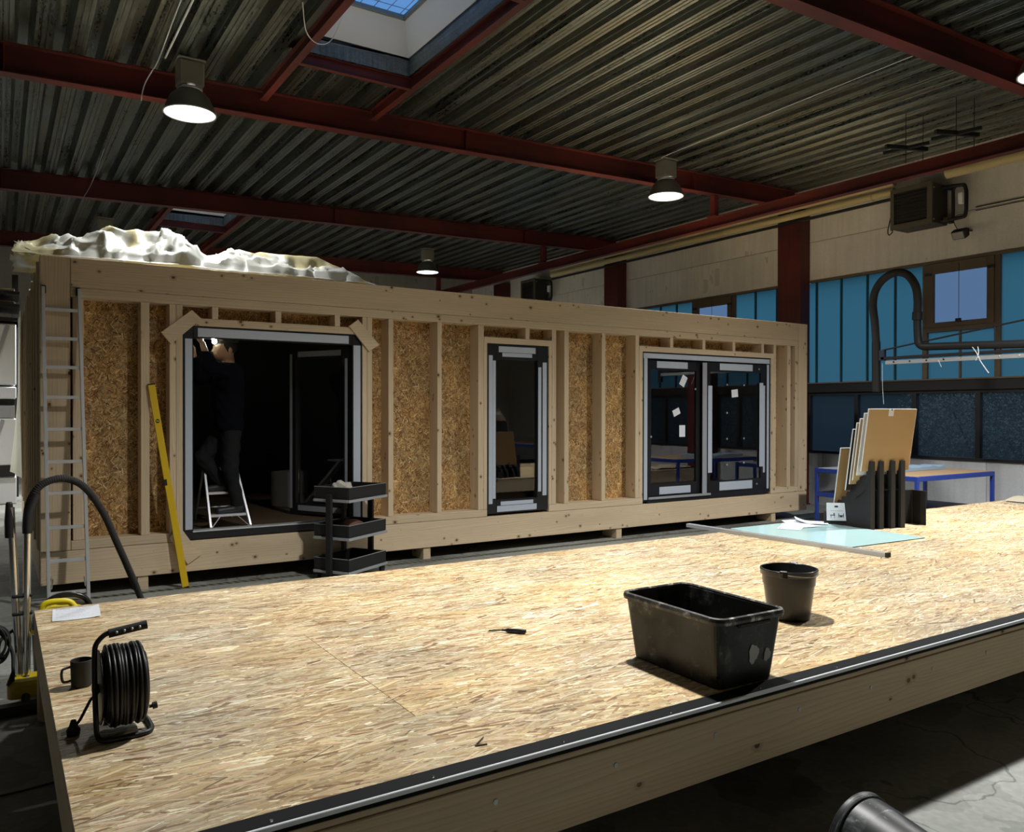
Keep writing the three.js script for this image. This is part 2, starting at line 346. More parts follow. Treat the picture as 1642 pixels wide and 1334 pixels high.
{
  const where = ['behind the camera end of the hall', 'crossing the top corner beside the brightest roof sheets', 'carrying the two nearest lit lamps', 'second from the back, above the crumpled membrane', 'farthest at the back wall'];
  BEAMS.forEach((z, i) => {
    const t = thing('roof_beam', 'dark red steel roof beam ' + where[i], 'beam', [(XL + XW) / 2 - 0.05, (beamTop((XL + XW) / 2) + beamBot((XL + XW) / 2)) / 2, z], 0, 'red steel roof beams');
    const L = XW - XL - 0.1, G = ibeam(L, 0.3, 0.15, 0.008, 0.012), a = Math.atan(SLOPE);
    G.forEach((g) => g.rotateZ(a));
    part(t, 'flange', G[0], M.red); part(t, 'flange', G[1], M.red); part(t, 'web', G[2], M.red);
    for (const x of [-3, 2.2, 6.4]) part(t, 'stiffener', cbox(0.008, 0.27, 0.13, 0.002).translate(x, SLOPE * x, 0), M.red);
  });
  const colNames = ['behind the camera', 'beside the extraction boom', 'against the right wall between the window strips', 'at the far window strip, beyond the timber module', 'in the far dark corner'];
  BEAMS.forEach((z, i) => {
    const t = thing('steel_column', 'dark red steel column ' + colNames[i], 'column', [XW - 0.1, 0, z], 0, 'steel wall columns');
    for (const s of [-1, 1]) part(t, 'flange', planarUV(ext(-0.15, 0.1, 0, 5.2, s * 0.24 - 0.008, s * 0.24 + 0.008), 1, 2, 2), M.red);
    part(t, 'web', planarUV(ext(-0.15, -0.138, 0, 5.2, -0.24, 0.24), 1, 2, 2), M.red);
    part(t, 'base_plate', ext(-0.2, 0.1, 0, 0.02, -0.28, 0.28), M.red);
  });
  // monorail under the roof beams, on stubs
  const r = thing('crane_rail', 'red brown monorail hung below the roof beams along the window wall', 'rail', [9.67, 4.755, 0]);
  const G = ibeam(22.4, 0.17, 0.11, 0.007, 0.011).map((g) => g.rotateY(Math.PI / 2).translate(0, 0, -1.6));
  part(r, 'flange', G[0], M.red); part(r, 'flange', G[1], M.red); part(r, 'web', G[2], M.red);
  for (const z of BEAMS) { const s = sub(r, 'hanger'); part(s, 'post', ext(-0.05, 0.05, 0.1, 0.44, z - 0.05, z + 0.05), M.red); part(s, 'foot_plate', ext(-0.08, 0.08, 0.086, 0.1, z - 0.1, z + 0.1), M.red); }
  // trimmers round the skylight
  [[-1.34, 3.42, 0], [-11.2, -6.43, 1]].forEach(([z0, z1, i]) => {
    const tx = ['near', 'dark far'][i], q = SKY[i];
    for (const x of [2.27, 3.61]) {
      const t = thing('trimmer_beam', `red steel trimmer ${x < 3 ? 'along the lamp side of' : 'along the far side of'} the ${tx} skylight`, 'beam', [x, beamTop(x) - 0.065, (z0 + z1) / 2], 0, 'skylight trimmers');
      part(t, 'web', planarUV(ext(-0.005, 0.005, -0.06, 0.06, (z0 - z1) / 2, (z1 - z0) / 2), 2, 2, 2), M.red);
      for (const s of [-1, 1]) part(t, 'flange', planarUV(ext(-0.04, 0.04, s * 0.06 - 0.005, s * 0.06 + 0.005, (z0 - z1) / 2, (z1 - z0) / 2), 2, 2, 2), M.red);
    }
    for (const z of [q[2] - 0.06, q[3] + 0.06]) {
      const t = thing('trimmer_beam', `short red cross trimmer at the ${z < (q[2] + q[3]) / 2 ? 'back' : 'front'} edge of the ${tx} skylight`, 'beam', [2.94, beamTop(2.94) - 0.065, z], 0, 'skylight trimmers');
      part(t, 'web', planarUV(ext(-0.64, 0.64, -0.06, 0.06, -0.005, 0.005), 0, 2, 2), M.red);
      for (const s of [-1, 1]) part(t, 'flange', planarUV(ext(-0.64, 0.64, s * 0.06 - 0.004, s * 0.06 + 0.004, -0.03, 0.03), 0, 2, 2), M.red);
    }
    // skylight: galvanised flashing, white liner, frame, wired glass
    const w = struct('window_' + (i + 1), ['skylight with white tapered liner and wired glass', 'far unlit skylight'][i]);
    const yb = beamTop(2.94) + 0.0, y1 = yb + 0.19, y2 = yb + 0.5, ring = (x0, x1, za, zb, y) => [[x0, y, za], [x0, y, zb], [x1, y, zb], [x1, y, za]];
    const B = [q[0], q[1], q[2], q[3]], T = [q[0] + 0.13, q[1] - 0.13, q[2] + 0.17, q[3] - 0.17];
    const flash = loft([ring(...B, yb - 0.005), ring(...B, y1)]); part(w, 'flashing', planarUV(flash, 0, 1, 1), std({ map: galvMap, color: lin(0.5, 0.54, 0.58), metalness: 0.3, roughness: 0.55, side: THREE.DoubleSide }));
    part(w, 'liner', planarUV(loft([ring(B[0] + 0.008, B[1] - 0.008, B[2] + 0.008, B[3] - 0.008, y1), ring(...T, y2)]), 0, 2, 2), std({ color: lin(0.78, 0.78, 0.76), roughness: 0.6, side: THREE.DoubleSide }));
    part(w, 'curb', loft([ring(B[0] - 0.05, B[1] + 0.05, B[2] - 0.05, B[3] + 0.05, yb + 0.2), ring(T[0] - 0.06, T[1] + 0.06, T[2] - 0.06, T[3] + 0.06, y2 + 0.03)]), M.wallGrey);
    part(w, 'frame', [ext(T[0] - 0.06, T[0] + 0.03, y2, y2 + 0.05, T[2] - 0.06, T[3] + 0.06), ext(T[1] - 0.03, T[1] + 0.06, y2, y2 + 0.05, T[2] - 0.06, T[3] + 0.06), ext(T[0], T[1], y2, y2 + 0.05, T[2] - 0.06, T[2] + 0.03), ext(T[0], T[1], y2, y2 + 0.05, T[3] - 0.03, T[3] + 0.06)], M.galvPlain);
    const wires = []; for (let x = T[0] + 0.12; x < T[1]; x += 0.15) wires.push(bar([x, y2 + 0.06, T[2]], [x, y2 + 0.06, T[3]], 0.0035, 5)); for (let z = T[2] + 0.13; z < T[3]; z += 0.3) wires.push(bar([T[0], y2 + 0.06, z], [T[1], y2 + 0.06, z], 0.0035, 5));
    part(w, 'safety_mesh', wires, M.galvPlain);
    part(w, 'pane', new THREE.PlaneGeometry(T[1] - T[0] + 0.1, T[3] - T[2] + 0.1).rotateX(-Math.PI / 2).translate((T[0] + T[1]) / 2, y2 + 0.075, (T[2] + T[3]) / 2), phys({ color: lin(0.62, 0.86, 1), transmission: 1, roughness: 0.25, ior: 1.4 }));
  });
}
// walls
{
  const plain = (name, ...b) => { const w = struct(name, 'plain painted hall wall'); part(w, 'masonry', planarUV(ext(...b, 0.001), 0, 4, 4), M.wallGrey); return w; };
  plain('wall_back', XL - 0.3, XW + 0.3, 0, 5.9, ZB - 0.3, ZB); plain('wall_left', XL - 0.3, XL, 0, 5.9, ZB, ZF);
  const w = struct('wall_right', 'pale concrete panel wall with strips of windows');
  const y0 = 0.92, y1 = 1.95, y2 = 2.14, y3 = 3.95;
  const edges = [ZB, ...BEAMS.slice().reverse(), ZF];
  for (let b = 0; b + 1 < edges.length; b++) {
    const za = edges[b], zb = edges[b + 1], glazed = b > 0 && b < edges.length - 2;
    const rows = glazed ? [[0, y0, M.apron], [y3, 4.612, M.wall], [4.62, 5.8, M.wall]] : [[0, y0, M.apron], [y0 + 0.008, 2.8, M.wall], [2.808, 4.612, M.wall], [4.62, 5.8, M.wall]];
    for (const [ya, yb, m] of rows) {
      const n = ya === 0 ? 3 : 1;
      for (let k = 0; k < n; k++) { const p = za + (zb - za) * k / n, q = za + (zb - za) * (k + 1) / n; part(w, 'wall_panel', planarUV(ext(XW, XW + 0.2, ya, yb, p + 0.003, q - 0.003, 0.005), 2, 4, 4, rnd(), rnd()), m); }
    }
    part(w, 'backing', ext(XW + 0.02, XW + 0.25, 0, y0 - 0.01, za, zb, 0.001), M.wallGrey);
    part(w, 'backing', ext(XW + 0.02, XW + 0.25, glazed ? y3 + 0.01 : 0, 5.8, za, zb, 0.001), M.wallGrey);
  }
  let nw = 3;
  const frost = phys({ color: lin(0.26, 0.6, 0.53), transmission: 1, roughness: 1, ior: 1.3 }), clear = phys({ color: lin(0.46, 0.47, 0.46), transmission: 1, roughness: 0.06, ior: 1.45 }), dirty = phys({ color: lin(0.58, 0.6, 0.6), transmission: 1, roughness: 0.32, ior: 1.5 });
  for (let b = 1; b + 2 < edges.length; b++) {
    const za = edges[b] + 0.24, zb = edges[b + 1] - 0.24, c0 = edges[b] + 2.314, c1 = edges[b] + 3.45;
    const place = ['behind the timber module', 'above the far module end', 'over the blue workbench', 'beyond the picture edge'][b - 1] ?? '';
    // upper strip: tall tinted panes and a clear hinged sash
    const u = struct('window_' + nw++, 'blue tinted glazing strip with a hinged sash ' + place);
    const mull = (z, w2, ya, yb, m, d = 0.05) => part(u, 'mullion', ext(XW + 0.0, XW + d, ya, yb, z - w2 / 2, z + w2 / 2), m);
    part(u, 'head_rail', planarUV(ext(XW - 0.01, XW + 0.08, y3 - 0.045, y3, za, zb), 2, 2, 2), M.bronze);
    const seams = []; for (let z = za + 0.135; z < c0 - 0.2; z += 0.49) seams.push(z); const s2 = []; for (let z = c1 + 0.5; z < zb - 0.15; z += 0.5) s2.push(z);
    const L = [za - 0.2, ...seams, c0], R = [c1, ...s2, zb + 0.2];
    const pane = (p, q, ya, yb, m) => part(u, 'pane', new THREE.PlaneGeometry(q - p, yb - ya).rotateY(-Math.PI / 2).translate(XW + 0.05, (ya + yb) / 2, (p + q) / 2), m);
    for (const A of [L, R]) { for (let i = 0; i + 1 < A.length; i++) pane(A[i], A[i + 1], y2, y3 - 0.045, frost); for (let i = 1; i + 1 < A.length; i++) mull(A[i], 0.022, y2, y3 - 0.045, std({ color: lin(0.01, 0.07, 0.09), roughness: 0.5 })); }
    for (const z of [c0 + 0.03, c1 - 0.03]) mull(z, 0.075, y2, y3 - 0.04, M.bronze, 0.07);
    part(u, 'sash_rail', ext(XW, XW + 0.07, 2.86, 2.93, c0 + 0.06, c1 - 0.06), M.bronze);
    const sash = sub(u, 'sash');
    for (const [a, bb, ya, yb] of [[c0 + 0.07, c0 + 0.17, 2.93, 3.9], [c1 - 0.17, c1 - 0.07, 2.93, 3.9], [c0 + 0.17, c1 - 0.17, 2.93, 3.0], [c0 + 0.17, c1 - 0.17, 3.75, 3.9]]) part(sash, 'sash_bar', ext(XW - 0.02, XW + 0.045, ya, yb, a, bb), M.bronze);
    part(sash, 'pane', new THREE.PlaneGeometry(c1 - c0 - 0.34, 0.75).rotateY(-Math.PI / 2).translate(XW + 0.03, 3.375, (c0 + c1) / 2), clear);
    part(sash, 'latch', ext(XW - 0.05, XW - 0.02, 2.985, 3.035, (c0 + c1) / 2 - 0.04, (c0 + c1) / 2 + 0.04), M.black);
    for (const z of [c0 + 0.1, c1 - 0.1]) part(sash, 'hinge', ext(XW - 0.045, XW - 0.02, 3.72, 3.76, z - 0.05, z + 0.05), M.black);
    part(sash, 'sash_cord', bar([XW - 0.025, 3.02, (c0 + c1) / 2], [XW - 0.025, 3.86, (c0 + c1) / 2], 0.004, 6), M.black);
    pane(c0 + 0.06, (c0 + c1) / 2, y2, 2.86, frost); pane((c0 + c1) / 2, c1 - 0.06, y2, 2.86, frost); mull((c0 + c1) / 2, 0.022, y2, 2.86, M.bronze);
    // transom and lower strip
    const d = struct('window_' + nw++, 'low strip of dusty clear panes facing shrubs ' + place);
    part(d, 'transom', planarUV(ext(XW - 0.04, XW + 0.15, y1 + 0.02, y2, edges[b] + 0.22, edges[b + 1] - 0.22), 2, 2, 2), M.steelDark);
    part(d, 'transom_lip', ext(XW - 0.055, XW + 0.1, y2 - 0.02, y2 + 0.004, edges[b] + 0.22, edges[b + 1] - 0.22), M.bronze);
    part(d, 'sill_rail', ext(XW - 0.02, XW + 0.1, y0 - 0.005, y0 + 0.04, za, zb), M.steelDark);
    part(d, 'top_rail', ext(XW - 0.01, XW + 0.08, y1 - 0.03, y1 + 0.03, za, zb), M.steelDark);
    const ms = [za, za + 0.934, za + 1.946, za + 2.918, za + 3.9, zb];
    for (let i = 0; i < 6; i++) part(d, 'mullion', ext(XW - 0.015, XW + 0.07, y0, y1, Math.max(za, ms[i] - 0.035), Math.min(zb, ms[i] + 0.035)), M.steelDark);
    for (let i = 0; i < 5; i++) part(d, 'pane', new THREE.PlaneGeometry(ms[i + 1] - ms[i], y1 - y0).rotateY(-Math.PI / 2).translate(XW + 0.04, (y0 + y1) / 2, (ms[i] + ms[i + 1]) / 2), dirty);
  }
  { const g = struct('wall_front', 'hall gable behind the camera'); part(g, 'masonry', planarUV(ext(XL - 0.3, XW + 0.3, 0, 5.9, ZF, ZF + 0.3, 0.001), 0, 4, 4), M.wall); }
  // outside
  const gr = struct('ground', 'dark ground outside the windows'); part(gr, 'soil', planarUV(ext(-40, 40, -0.35, -0.22, -30, 40, 0.001), 0, 6, 6), std({ map: concreteMap, color: lin(0.16, 0.18, 0.13), roughness: 0.95 }));
  const leaf = new THREE.BufferGeometry(); leaf.setAttribute('position', new THREE.Float32BufferAttribute([0, 0, 0, 0.02, 0.004, 0.014, 0.055, 0, 0, 0, 0, 0, 0.055, 0, 0, 0.02, 0.004, -0.014], 3)); leaf.computeVertexNormals();
  const bushes = [[14.6, 4.6, 1.7, 'pale leaved shrub pressing against the window nearest the picture edge'], [15.2, 2.2, 1.5, 'dark shrub outside the window behind the sample boards'], [15.6, -0.4, 1.5, 'dark shrub outside the window beside the module end'], [16.0, 7.6, 1.9, 'tall shrub outside, beyond the extraction boom']];
  bushes.forEach(([bx, bz, r, label], i) => {
    const t = thing('shrub', label, 'shrub', [bx, 0, bz], 0, 'shrubs outside the windows');
    for (let k = 0; k < 5; k++) part(t, 'branch', tube([[0, -0.05, 0], [rr(-0.3, 0.3), 0.7, rr(-0.3, 0.3)], [rr(-0.9, 0.9), rr(1.5, 2.2), rr(-0.9, 0.9)]], 0.02, 12, 6), M.bronze);
    const n = 6500, im = new THREE.InstancedMesh(leaf, std({ color: lin(0.42, 0.44, 0.33), roughness: 0.6, side: THREE.DoubleSide }), n), q = new THREE.Object3D(), c = new THREE.Color();
    for (let k = 0; k < n; k++) {
      const a = rnd() * 6.283, e = Math.acos(rr(-0.5, 1)), R = r * Math.pow(rnd(), 0.4);
      q.position.set(R * Math.sin(e) * Math.cos(a) * 0.8, 1.25 + R * Math.cos(e) * 0.95, R * Math.sin(e) * Math.sin(a)); q.rotation.set(rr(0, 6), rr(0, 6), rr(0, 6)); q.scale.setScalar(rr(0.6, 1.5)); q.updateMatrix(); im.setMatrixAt(k, q.matrix);
      const s = rr(0.35, 1.5); im.setColorAt(k, c.setRGB(s * rr(0.8, 1.2), s, s * 0.9));
    }
    im.name = 'foliage'; im.userData.kind = 'stuff'; im.castShadow = im.receiveShadow = true; t.add(im);
  });
  const far = thing('hedge_bank', 'dark wooded bank far outside the windows', 'bank', [24, 0, 0]);
  { const g = new THREE.SphereGeometry(1, 60, 24), p = g.attributes.position; for (let i = 0; i < p.count; i++) { const n = 1 + 0.25 * (fbm(N1, p.getZ(i) * 0.5 + 0.5, p.getY(i) * 0.5 + 0.5, 12, 4) - 0.5); p.setXYZ(i, p.getX(i) * 4 * n, p.getY(i) * 3.6 * n, p.getZ(i) * 24 * n); } g.computeVertexNormals(); part(far, 'thicket', g, std({ color: lin(0.05, 0.07, 0.045), roughness: 1 })); }
}
// ------------------------------------------------------------------ high-bay lamps
function highBay(label, x, y, z, power = 1, on = true, cool = [1, 0.995, 0.97]) {
  const t = thing('high_bay_lamp', label, 'lamp', [x, y, z], 0, 'high bay lamps');
  const top = beamTop(x) - y;
  part(t, 'reflector', lathe([[0.255, 0], [0.262, 0.006], [0.25, 0.03], [0.232, 0.09], [0.195, 0.17], [0.15, 0.215], [0.125, 0.225], [0.125, 0.235], [0.11, 0.235]], 40), M.reflector);
  part(t, 'rim', new THREE.TorusGeometry(0.257, 0.009, 8, 48).rotateX(Math.PI / 2).translate(0, 0.004, 0), M.aluDull);
  part(t, 'collar', lathe([[0.11, 0.232], [0.125, 0.238], [0.125, 0.262], [0.1, 0.268]], 32), M.alu);
  part(t, 'gear_box', cbox(0.255, 0.26, 0.22, 0.02).translate(0, 0.4, 0), M.housing);
  part(t, 'cap', cbox(0.275, 0.02, 0.24, 0.006).translate(0, 0.54, 0), M.housing);
  part(t, 'hook', bar([0, 0.55, 0], [0, Math.max(0.57, top), 0], 0.008, 8), M.steelDark);
  part(t, 'lens', new THREE.CylinderGeometry(0.246, 0.246, 0.006, 48).translate(0, 0.014, 0), on ? M.lampGlow : M.white);
  if (on) {
    const s = new THREE.SpotLight(lin(...cool), LAMP_POWER * power, 0, 1.25, 0.85, 2); s.position.set(x, y - 0.02, z); s.target.position.set(x, 0, z); s.castShadow = true; s.shadow.radius = 7; s.shadow.mapSize.set(1024, 1024);
    scene.add(s, s.target);
  }
  return t;
}
highBay('lit high bay lamp in front of the beam, above the module door', 1.39, 4.735, -0.9, 0.42);
highBay('lit high bay lamp near the rail, above the wide module window', 8.1, 4.84, -0.9, 0.8);
highBay('lit high bay lamp over the timber platform, above the picture', 2.75, 4.73, 4.25);
highBay('lit high bay lamp over the workbench end, above the picture', 8.13, 4.86, 4.28, 1.45);
highBay('added unseen high bay lamp over the aisle, brightening the white stack', -3.4, 4.55, -6.9);  // unseen lamp, added to brighten the white stack at the back left
highBay('small distant lit high bay lamp above the module roof edge', 8.2, 4.885, -9.0);
highBay('distant high bay lamp half hidden behind the crumpled membrane', 1.42, 4.72, -9.0);

// ------------------------------------------------------------------ the timber module
{
  const m = thing('timber_module', 'large open framed timber house module with boarded bays, door and windows', 'house module');
  const W = (n, ...b) => part(m, n, wood(...b), M.spruce), D = 0.2, L = 10.2, zb = -6;
  W('corner_post', 0, 0.228, 0.42, 2.98, -0.2, 0); W('corner_post', 9.996, L, 0.42, 2.98, -0.2, 0);
  W('top_beam', 0.232, 9.992, 2.722, 2.98, -0.14, 0); W('bottom_beam', 0, 10.19, 0.13, 0.416, -0.14, 0.004);
  W('top_plate', 0.232, 9.99, 2.634, 2.719, -D, -0.001);
  for (const [a, b] of [[0.232, 1.155], [2.935, 4.468], [5.342, 6.853], [9.371, 9.99]]) W('bottom_plate', a, b, 0.42, 0.5, -D, 0.001);
  const full = [[0.246, 0.332], [0.793, 0.866], [1.037, 1.093], [1.095, 1.152], [2.937, 2.99], [2.992, 3.047], [3.233, 3.292], [3.823, 3.878], [4.349, 4.423], [5.387, 5.451], [5.574, 5.641], [6.163, 6.224], [6.726, 6.789], [9.431, 9.487], [9.735, 9.814], [9.922, 9.992]];
  for (const [a, b] of full) W('stud', a, b, 0.502, 2.632, -D, -0.002 + rr(-0.002, 0.001));
  for (const [a, b] of [[4.425, 4.469], [5.341, 5.385], [6.791, 6.853], [9.371, 9.429]]) W('trimmer_stud', a, b, 0.502, 2.5, -D, -0.002);
  for (const [a, b, y0, y1] of [[1.153, 2.936, 2.444, 2.515], [4.425, 5.385, 2.43, 2.5], [6.791, 9.43, 2.43, 2.5]]) W('lintel', a, b, y0, y1, -D, -0.001);
  for (const [a, y0] of [[1.416, 2.516], [2.021, 2.516], [2.633, 2.516], [5.0, 2.501], [7.34, 2.501], [7.95, 2.501], [8.55, 2.501], [9.16, 2.501]]) W('cripple_stud', a, a + 0.058, y0, 2.633, -D, -0.002);
  const O = (...b) => part(m, 'osb_panel', osbPanel(...b, -D - 0.016, -D, 1.25, 1), M.osbWall);
  for (const [a, b] of [[0.23, 1.15], [2.94, 4.466], [5.344, 6.85], [9.373, 9.995]]) O(a, b, 0.45, 2.7);
  for (const [a, b] of [[1.152, 2.936], [4.468, 5.342], [6.852, 9.371]]) O(a, b, 2.515, 2.7);
  // side, back, roof and inside
  for (let i = 0; i < 9; i++) W('side_board', 0.004 + (i % 3) * 0.008, 0.06, 0.42, 2.98, -0.205 - i * 0.64 - 0.63, -0.205 - i * 0.64);
  for (let i = 0; i < 9; i++) W('side_batten', -0.022, 0.004, 0.42, 2.95, -0.205 - i * 0.64 - 0.06, -0.205 - i * 0.64);
  W('side_sill', -0.006, 0.12, 0.13, 0.416, zb, -0.142);
  for (let i = 0; i < 9; i++) W('side_board', L - 0.06, L - 0.004, 0.42, 2.98, -0.205 - i * 0.64 - 0.63, -0.205 - i * 0.64);
  W('side_sill', L - 0.13, L - 0.01, 0.13, 0.416, zb, -0.142); W('back_beam', 0, L, 0.13, 0.416, zb, zb + 0.12);
  part(m, 'back_wall', ext(0, L, 0.42, 2.98, zb, zb + 0.1), M.osbWall);
  part(m, 'roof_deck', planarUV(ext(0.05, L - 0.05, 2.86, 2.972, zb + 0.02, -0.145), 0, 2.4, 2.4), M.osbFloor);
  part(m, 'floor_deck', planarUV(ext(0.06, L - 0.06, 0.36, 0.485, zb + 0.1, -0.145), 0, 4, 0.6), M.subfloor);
  part(m, 'shade_lining', [ext(0.061, 0.085, 0.486, 2.85, zb + 0.1, -0.22), ext(L - 0.085, L - 0.061, 0.486, 2.85, zb + 0.1, -0.22), ext(0.06, L - 0.06, 0.486, 2.85, zb + 0.1, zb + 0.13), ext(0.06, L - 0.06, 2.83, 2.858, zb + 0.1, -0.22)], std({ color: lin(0.085, 0.09, 0.1), roughness: 0.6 }), 'added dark grey lining that paints the shade inside the module');  // dark grey lining added so the interior walls read as shade
  // short boards screwed across the frame corners of the door
  const brace = (pts, x0, mat = M.spruce) => { const g = prism(pts, 0.022, 0.002).translate(0, 0, 0.013); part(m, 'corner_board', planarUV(g, x0, 4, 0.6, rnd(), rnd()), mat); };
  brace([[0.963, 2.363], [1.046, 2.259], [1.314, 2.508], [1.23, 2.585]], 0); brace([[2.782, 2.525], [3.002, 2.271], [3.114, 2.345], [2.879, 2.596]], 0); brace([[1.031, 0.463], [1.191, 0.203], [1.306, 0.28], [1.112, 0.572]], 0);
  const sc = [], scr = (x, y, z) => sc.push(new THREE.CylinderGeometry(0.006, 0.006, 0.004, 8).rotateX(Math.PI / 2).translate(x, y, z));
  for (const x of [0.27, 0.285, 9.97]) for (const y of [2.93, 2.85, 2.77]) scr(x, y, 0.001); for (let x = 0.8; x < 9.8; x += 0.62) { scr(x, 0.2, 0.005); scr(x + 0.1, 0.35, 0.005); scr(x, 2.93, 0.001); scr(x + 0.06, 2.75, 0.001); }
  part(m, 'screw_heads', sc, M.aluDull).userData.kind = 'stuff';

  // door: black frame with protective film, one leaf swung inward
  const bk = M.blackGloss, F = (g, x0, x1, y0, y1, z = -0.018, mat = M.film, t = 0.003) => part(g, 'film_strip', ext(x0, x1, y0, y1, z, z + t, 0.0008), mat);
  {
    const g = sub(m, 'door_frame');
    part(g, 'jamb', ext(1.156, 1.25, 0.446, 2.44, -0.11, -0.02), bk); part(g, 'jamb', ext(2.83, 2.933, 0.446, 2.44, -0.11, -0.02), bk);
    part(g, 'head', ext(1.25, 2.83, 2.33, 2.44, -0.11, -0.02), bk); part(g, 'threshold', ext(1.156, 2.933, 0.425, 0.49, -0.13, -0.012), bk);
    part(g, 'sill_plate', ext(1.242, 2.84, 0.491, 0.505, -0.13, -0.01), M.alu, 'bright aluminium threshold plate');
    F(g, 1.176, 1.24, 0.52, 2.32); F(g, 2.842, 2.92, 0.52, 2.33); F(g, 1.29, 2.79, 2.342, 2.425);
    const leaf = sub(m, 'door_leaf'), A = V(2.845, 0, -0.13), a = 1.08, W2 = 0.86;       // swung in on the far jamb
    const put = (u0, u1, y0, y1, w0, w1, mat, n) => { const q = ext(u0, u1, y0, y1, -w1, -w0, Math.min(0.003, (w1 - w0) * 0.3)); q.applyMatrix4(new THREE.Matrix4().makeBasis(V(-Math.cos(a), 0, -Math.sin(a)), V(0, 1, 0), V(Math.sin(a), 0, -Math.cos(a)))); q.translate(A.x, 0, A.z); return part(leaf, n, q, mat); };
    for (const [u0, u1] of [[0, 0.09], [W2 - 0.09, W2]]) put(u0, u1, 0.51, 2.32, -0.07, 0, bk, 'stile');
    put(0.09, W2 - 0.09, 0.51, 0.62, -0.07, 0, bk, 'rail'); put(0.09, W2 - 0.09, 2.22, 2.32, -0.07, 0, bk, 'rail'); put(0.09, W2 - 0.09, 0.62, 2.22, -0.04, -0.03, M.glass, 'pane');
    put(W2 - 0.035, W2 + 0.002, 0.56, 2.27, 0.001, 0.004, M.filmGrey, 'film_strip'); put(0.03, 0.065, 0.6, 2.2, 0.001, 0.004, M.filmGrey, 'film_strip'); put(0.12, W2 - 0.12, 0.54, 0.6, 0.001, 0.004, M.filmGrey, 'film_strip'); put(0.12, W2 - 0.12, 2.235, 2.295, 0.001, 0.004, M.filmGrey, 'film_strip');
    put(W2, W2 + 0.004, 1.28, 1.45, -0.05, -0.02, M.alu, 'lock_plate');
  }
  {
    const g = sub(m, 'narrow_window');
    part(g, 'jamb', ext(4.472, 4.6, 0.446, 2.426, -0.1, -0.014), bk); part(g, 'jamb', ext(5.18, 5.337, 0.446, 2.426, -0.1, -0.014), bk);
    part(g, 'head', ext(4.6, 5.18, 2.25, 2.426, -0.1, -0.014), bk); part(g, 'bottom_rail', ext(4.6, 5.18, 0.446, 0.6, -0.1, -0.014), bk);
    part(g, 'pane', new THREE.PlaneGeometry(0.58, 1.65).translate(4.89, 1.425, -0.045), M.glass);
    F(g, 4.495, 4.548, 0.56, 2.29, -0.013); F(g, 4.55, 4.59, 0.62, 2.23, -0.013); F(g, 5.255, 5.315, 0.62, 2.23, -0.013); F(g, 5.19, 5.235, 0.67, 2.17, -0.013);
    F(g, 4.63, 5.15, 2.33, 2.4, -0.013); F(g, 4.68, 5.1, 2.28, 2.326, -0.013); F(g, 4.61, 5.17, 0.46, 0.53, -0.013); F(g, 4.66, 5.12, 0.535, 0.58, -0.013);
  }
  {
    const g = sub(m, 'sliding_window');
    part(g, 'outer_frame', [ext(6.858, 6.94, 0.446, 2.426, -0.12, -0.012), ext(9.28, 9.368, 0.446, 2.426, -0.12, -0.012), ext(6.94, 9.28, 2.34, 2.426, -0.12, -0.012), ext(6.94, 9.28, 0.42, 0.5, -0.14, -0.006)], bk);
    F(g, 6.88, 6.94, 0.47, 2.36, -0.011); F(g, 9.29, 9.335, 0.5, 2.33, -0.011); F(g, 6.87, 9.35, 2.345, 2.41, -0.011); part(g, 'sill_plate', ext(6.95, 8.1, 0.47, 0.5, -0.005, 0.02), M.aluDull);
    const s1 = (x0, x1, z) => { part(g, 'sash_frame', [ext(x0, x0 + 0.11, 0.5, 2.33, z - 0.05, z), ext(x1 - 0.11, x1, 0.5, 2.33, z - 0.05, z), ext(x0 + 0.11, x1 - 0.11, 2.2, 2.33, z - 0.05, z), ext(x0 + 0.11, x1 - 0.11, 0.5, 0.66, z - 0.05, z)], bk); part(g, 'pane', new THREE.PlaneGeometry(x1 - x0 - 0.22, 1.54).translate((x0 + x1) / 2, 1.43, z - 0.02), M.glass); };
    s1(6.945, 8.0, -0.06); s1(8.01, 9.278, -0.014);
    F(g, 7.958, 8.043, 0.5, 2.32, -0.013, M.filmGrey, 0.008);
    F(g, 7.15, 7.72, 2.225, 2.315, -0.058); F(g, 7.2, 7.78, 0.52, 0.62, -0.058); F(g, 8.3, 8.98, 2.225, 2.32, -0.012); F(g, 8.3, 8.98, 0.52, 0.64, -0.012); F(g, 8.07, 8.15, 0.78, 2.0, -0.012); F(g, 9.13, 9.21, 0.83, 2.06, -0.012); F(g, 9.21, 9.25, 0.74, 2.02, -0.012);
    // notes and labels stuck on the glass
    const note = (x, y, w, h, a, z) => part(g, 'glass_label', new THREE.BoxGeometry(w, h, 0.001).rotateZ(a).translate(x, y, z), M.paper);
    note(7.66, 2.06, 0.1, 0.15, -0.5, -0.078); note(7.53, 1.63, 0.13, 0.09, 0.4, -0.078); note(7.64, 1.37, 0.11, 0.16, 0, -0.078); note(8.63, 1.9, 0.13, 0.11, 0.1, -0.032);
    for (const [x, y] of [[8.45, 2.02], [8.8, 2.02], [8.45, 1.62], [8.8, 1.25], [8.45, 1.25], [8.8, 0.9], [8.45, 0.88], [9.12, 2.26], [9.08, 0.58], [7.87, 1.95], [7.05, 1.3]]) part(g, 'clip', new THREE.CylinderGeometry(0.014, 0.014, 0.006, 10).rotateX(Math.PI / 2).translate(x, y, x < 8 ? -0.057 : -0.011), M.aluDull);
  }
  const bl = 'small squared timber block under the module ';
  [[0.81, 'at the ladder end'], [3.7, 'beside the tool trolley'], [6.46, 'below the middle bays'], [9.45, 'below the wide window']].forEach(([x, s]) => single('support_block', bl + s, 'block', wood(x - 0.045, x + 0.045, 0, 0.129, -0.3, -0.012), M.spruce, 'blocks under the module'));
}
